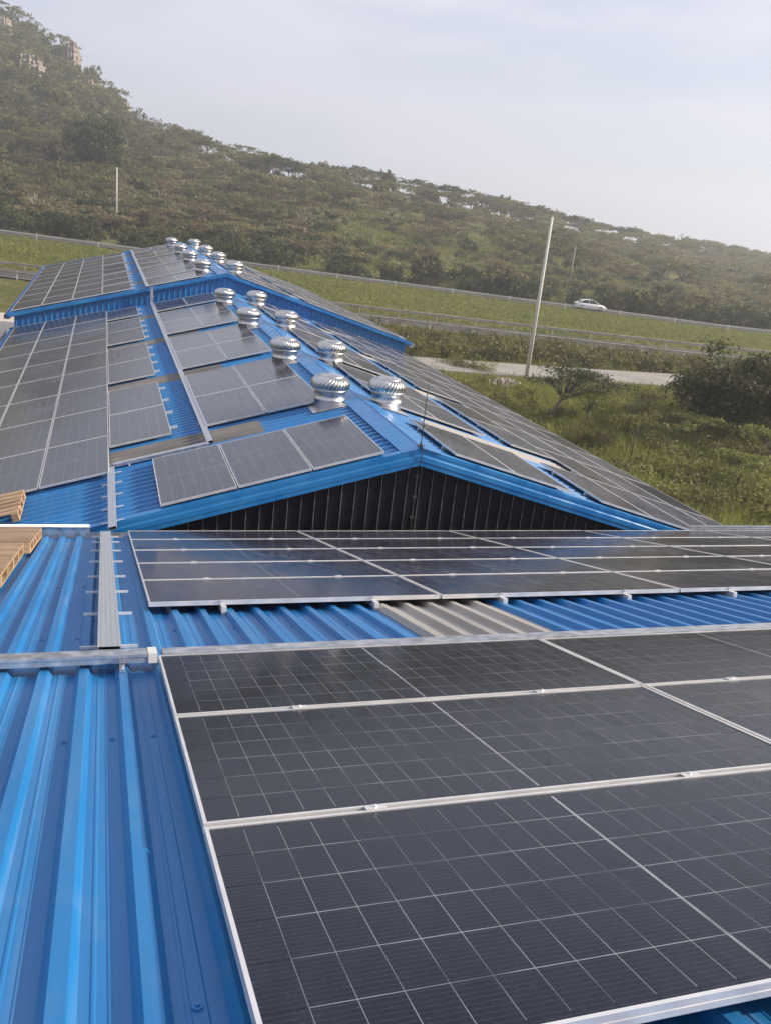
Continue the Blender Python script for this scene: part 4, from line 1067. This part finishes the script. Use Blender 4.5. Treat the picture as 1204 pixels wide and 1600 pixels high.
def kind_for(azd, tt):
    r = rng.uniform()
    if azd < 3 and tt > 0.3: return 1 if r < 0.45 else (0 if r < 0.6 else (4 if r < 0.8 else 2))
    if tt < 0.12: return 0 if r < 0.45 else (1 if r < 0.6 else 3)
    if tt > 0.75: return 2 if r < 0.6 else (1 if r < 0.75 else (3 if r < 0.9 else 4))
    return 3 if r < 0.55 else (2 if r < 0.72 else (1 if r < 0.9 else 0))
kinds = np.array([kind_for(c[3], c[4]) for c in cand]); scl = rng.uniform(0.65, 1.25, len(cand))
app = np.array([KIND[k][4] for k in kinds]) * scl / cand[:, 2]
order = np.argsort(-app)
NIND = 270
for i in order[:NIND]:
    P, nm, lab, cat, hh = KIND[kinds[i]]
    a_ = cand[i, 3]; lab = lab + (' under the mountain at the left' if a_ < 5 else (' in the middle, behind the raised roof' if a_ < 15 else (' in the middle, beyond the far guardrail' if a_ < 26 else ' at the right, beyond the white car')))
    plant(nm, P[int(rng.integers(len(P)))], cand[i, 0], cand[i, 1], lab, cat, lab + ', group', float(scl[i]))
# the rest: light clumps merged in one mesh
lodm = [M['fol_dark'], M['fol_olive'], M['fol_olive'], M['fol_brown'], M['fol_olive']]
def lod(kind):
    if kind in (0, 1):
        h, R = (2.6, 2.3) if kind == 0 else (2.2, 2.4); cc = []
        for i in range(18):
            d = unit(1)[0]; d[2] = abs(d[2]); cc.append((d[0] * R * 0.8, d[1] * R * 0.8, 0.1 * h + d[2] * h * 0.75))
        V, F = leaf_cloud(cc, 12, (R * 0.16, R * 0.16, h * 0.1), 0.42, 0.1)
    elif kind in (2, 3):
        h, R = (5.6, 3.4) if kind == 2 else (4.2, 3.0)
        V, F = leaf_cloud(pads(h, R, 22, 0.85), 11, (R * 0.16, R * 0.16, h * 0.03), 0.42, 0.4)
        tz = np.array([[-.1, 0, -.2], [.1, .05, -.2], [0, 0, h * .8], [.05, .1, -.2], [.5, .3, h * .8], [0, -.1, -.2], [-.6, .2, h * .8]])
        F = np.concatenate([F, np.array([[0, 1, 2], [0, 3, 4], [5, 1, 6]]) + len(V)]); V = np.concatenate([V, tz])
    else:
        h, R = 6.0, 2.6; cc = []
        for i in range(24):
            d = unit(1)[0]; cc.append((d[0] * R * 0.75, d[1] * R * 0.75, h * 0.55 + d[2] * h * 0.36))
        V, F = leaf_cloud(cc, 12, (R * 0.14, R * 0.14, h * 0.06), 0.42, 0.1)
    V[:, 2] = np.maximum(V[:, 2], -0.2)
    return V, F
LODS = {k: [lod(k) for _ in range(4)] for k in range(5)}
VV_, FF_, MM_ = [], [], []; off = 0
def add_lod(k, x, y, s):
    global off
    V, F = LODS[k][int(rng.integers(4))]
    a = rng.uniform(0, 6.28); c, s2 = math.cos(a), math.sin(a)
    W = np.stack([(V[:, 0] * c - V[:, 1] * s2) * s + x, (V[:, 0] * s2 + V[:, 1] * c) * s + y, V[:, 2] * s + terr1(x, y)], 1)
    VV_.append(W); FF_.append(F + off); MM_.append(np.full(len(F), k)); off += len(V)
for i in order[NIND:]: add_lod(int(kinds[i]), cand[i, 0], cand[i, 1], float(scl[i]))
# undergrowth: small bushes filling in between
nu = 0
while nu < 2000:
    az = math.radians(rng.uniform(-9.5, 46)); d = math.sqrt(rng.uniform(135 ** 2, 470 ** 2)); x, y = d * math.sin(az), d * math.cos(az)
    d0 = 137 / (math.cos(az) + 0.25 * math.sin(az)); D = np.interp(az, DS_AZ, DS_D)
    if d < d0 + 1 or d > D + 4: continue
    azd = math.degrees(az)
    if azd > 12 and rng.uniform() > 0.18 + 0.3 * (vnoise(x, y, 0.07, 9) > 0): continue
    add_lod(1 if rng.uniform() < 0.7 else 0, x, y, rng.uniform(0.25, 0.65)); nu += 1
sme = tri_mesh('scrub', np.concatenate(VV_), np.concatenate(FF_), lodm, np.concatenate(MM_))
tag(obj('scrub', sme), 'mass of smaller scrub covering the hillside and mountain', 'scrub', kind='stuff')

# weeds on the bank between access road and highway, and along the building
VV_, FF_, MM_, off = [], [], [], 0
WE = []
for _ in range(5):
    cc = [(rng.normal() * 0.45, rng.normal() * 0.45, abs(rng.normal()) * 0.35 + 0.1) for i in range(14)]
    WE.append(leaf_cloud(cc, 16, (0.16, 0.16, 0.14), 0.12, 0.0))
def add_weed(x, y, s):
    global off
    V, F = WE[int(rng.integers(5))]; a = rng.uniform(0, 6.28); c, s2 = math.cos(a), math.sin(a)
    VV_.append(np.stack([(V[:, 0] * c - V[:, 1] * s2) * s + x, (V[:, 0] * s2 + V[:, 1] * c) * s + y, np.maximum(V[:, 2], 0.0) * s + terr1(x, y)], 1)); FF_.append(F + off); MM_.append(np.full(len(F), int(rng.choice(3, p=[0.55, 0.35, 0.10])))); off += len(V)
for i in range(760):
    x = rng.uniform(13, 80); yl_x = float(road_lines(np.array([x]))[0][0]); y = rng.uniform(60.0, max(yl_x - 3.5, 61.0))
    add_weed(x, y, rng.uniform(0.5, 1.5) * (1.15 - 0.5 * min(1.0, (y - 60) / max(yl_x - 63, 1.0))))
for i in range(230):
    x = rng.uniform(14.5, 62); y = rng.uniform(26, 52.5)
    add_weed(x, y, rng.uniform(0.35, 0.9))
for i in range(60):
    add_weed(rng.uniform(-34, -10), rng.uniform(70, 90), rng.uniform(0.5, 1.4))
tag(obj('weeds', tri_mesh('weeds', np.concatenate(VV_), np.concatenate(FF_), [M['fol_olive'], M['fol_yellow'], M['fol_brown']], np.concatenate(MM_))), 'tangled weeds on the bank between access road and highway', 'weeds', kind='stuff')

# grass blades
def grass_patch(n, xr, yf_, hr, wb):
    x = rng.uniform(xr[0], xr[1], n); y = yf_(x, rng.uniform(0, 1, n)); z = terrain(x, y)
    nb = 5; X_ = np.repeat(x, nb) + rng.normal(size=n * nb) * 0.12; Y_ = np.repeat(y, nb) + rng.normal(size=n * nb) * 0.12; Z_ = np.repeat(z, nb) - 0.02
    hh = np.repeat(rng.uniform(hr[0], hr[1], n), nb) * rng.uniform(0.6, 1.2, n * nb); a = rng.uniform(0, 6.28, n * nb)
    w = wb * rng.uniform(0.6, 1.3, n * nb); lx, ly = rng.normal(size=n * nb) * hh * 0.35, rng.normal(size=n * nb) * hh * 0.35
    V = np.stack([np.stack([X_ - np.cos(a) * w, Y_ - np.sin(a) * w, Z_], 1), np.stack([X_ + np.cos(a) * w, Y_ + np.sin(a) * w, Z_], 1), np.stack([X_ + lx, Y_ + ly, Z_ + hh], 1)], 1).reshape(-1, 3)
    return V
gv = [grass_patch(26000, (13.6, 66), lambda x, t: 22 + t * 30.8, (0.18, 0.6), 0.03),
      grass_patch(7000, (13, 85), lambda x, t: 59.5 + t * (road_lines(x)[0] - 60.5), (0.2, 0.6), 0.05),
      grass_patch(24000, (-38, 112), lambda x, t: road_lines(x)[1] + 0.8 + t * (road_lines(x)[2] - road_lines(x)[1] - 1.4), (0.12, 0.40), 0.07),
      grass_patch(1500, (-34, -9), lambda x, t: 67.5 + t * 24, (0.3, 0.8), 0.06),
      grass_patch(12000, (20, 150), lambda x, t: road_lines(x)[2] + 10.5 + t * 80, (0.3, 0.8), 0.12)]
gv = np.concatenate(gv)
tag(obj('grass', tri_mesh('grass', gv, np.arange(len(gv)).reshape(-1, 3), M['fol_grass'])), 'rough grass on the field, the banks and the median', 'grass', kind='stuff')

# rubble heap by the access road
g = hit_ground(783, 604)
e = empty('rubble_heap', T(g[0], g[1], terr1(g[0], g[1])), 'heap of brown stones in the grass near the foot of the tall pole', 'rubble')
def stone_mesh(name, n1, n2, amp, seed, mat):
    r_ = np.random.default_rng(seed); vs_, fs = [], []
    for i in range(n1 + 1):
        for j in range(n2):
            th_, ph_ = math.pi * i / n1, 2 * math.pi * j / n2
            k = 1 + (r_.uniform(-amp, amp) if 0 < i < n1 else 0)
            vs_.append((math.sin(th_) * math.cos(ph_) * k, math.sin(th_) * math.sin(ph_) * k, math.cos(th_) * k))
    for i in range(n1):
        for j in range(n2): fs.append((i * n2 + j, (i + 1) * n2 + j, (i + 1) * n2 + (j + 1) % n2, i * n2 + (j + 1) % n2))
    return make_mesh(name, vs_, fs, mat)
st = [stone_mesh('stone', 4, 6, 0.3, s, M['rock']) for s in range(4)]
for i in range(42):
    a, r_ = rng.uniform(0, 6.28), 0.95 * math.sqrt(rng.uniform(0, 1))
    o = obj('stone', st[i % 4], e); o.location = (r_ * math.cos(a) * 1.25, r_ * math.sin(a), 0.08 + 0.42 * (1 - r_) * rng.uniform(0.4, 1)); s = rng.uniform(0.10, 0.24); o.scale = (s * 1.2, s, s * 0.7); o.rotation_euler = tuple(rng.uniform(0, 3, 3))

# rock faces high on the mountain
def cliff_mesh(seed):
    r_ = np.random.default_rng(seed); n, m_ = 16, 14; vs_, fs = [], []
    colz = r_.uniform(-0.22, 0.22, n); rowz = r_.uniform(-0.1, 0.1, m_)
    for i in range(n):
        for j in range(m_):
            u_, v_ = i / (n - 1) * 2 - 1, j / (m_ - 1)
            bulge = math.sqrt(max(0.0, 1 - u_ * u_)) * (0.55 + 0.45 * math.sin(v_ * 3.0))
            vs_.append((u_ * (1 - 0.25 * v_) + r_.uniform(-0.05, 0.05), -bulge * 0.6 + colz[i] + rowz[j] + r_.uniform(-0.08, 0.08), (v_ * (1.0 - 0.25 * abs(u_) ** 2)) * 1.1 - 0.1 + r_.uniform(-0.03, 0.03)))
    for i in range(n - 1):
        for j in range(m_ - 1):
            k = i * m_ + j; fs.append((k, k + m_, k + m_ + 1, k + 1))
    b0 = len(vs_)
    vs_ += [(-1, 1.2, -0.1), (1, 1.2, -0.1), (0, 1.0, 0.9)]
    for i in range(n - 1): fs.append((i * m_ + m_ - 1, (i + 1) * m_ + m_ - 1, b0 + 2))
    for j in range(m_ - 1): fs.append((j, j + 1, b0 + 2)); fs.append(((n - 1) * m_ + j + 1, (n - 1) * m_ + j, b0 + 2))
    return make_mesh('rock_face', vs_, fs, M['rock'])
for i, (px, py, w, h, lab) in enumerate(((113, 104, 3.4, 9.5, 'sheer pale rock face on the upper skyline of the mountain'), (48, 118, 6.0, 7.0, 'broken brown cliff in the scrub below the mountain top'),
        (138, 148, 3.2, 7.0, 'narrow rock outcrop below the dark skyline knoll'), (192, 180, 3.0, 6.5, 'steep rock step at the low end of the mountain skyline'), (52, 143, 1.8, 2.6, 'single pale boulder on the mountain slope'), (6, 52, 4.0, 6.5, 'brown rock face at the left edge near the mountain top'), (160, 165, 2.2, 3.0, 'small pale ledge between the outcrop and the step'))):
    g = hit_ground(px, py)
    if g is None: continue
    az = math.atan2(g[0], g[1])
    o = obj('rock_outcrop', cliff_mesh(i + 3), None, T(g[0], g[1], terr1(g[0], g[1]) - 1.0) @ Matrix.Rotation(-az, 4, 'Z') @ Matrix.Diagonal((w, w * 0.9, h, 1)))
    tag(o, lab, 'rock')

# ------------------------------------------------------------------ haze
mb = MB(); mb.box(-1600, 1600, -1600, 1600, -8.5, 125)
hm = bpy.data.materials.new('haze_air'); hm.use_nodes = True
hn = hm.node_tree.nodes; hn.clear()
ho = hn.new('ShaderNodeOutputMaterial'); hv = hn.new('ShaderNodeVolumePrincipled')
hv.inputs['Color'].default_value = (0.88, 0.92, 1.0, 1); hv.inputs['Density'].default_value = 0.00088; hv.inputs['Anisotropy'].default_value = 0.3
hm.node_tree.links.new(hv.outputs['Volume'], ho.inputs['Volume'])
tag(obj('haze', mb.mesh('haze', hm)), 'thin pale haze filling the air over the valley', 'haze', kind='stuff')
print('panels', count['p'])
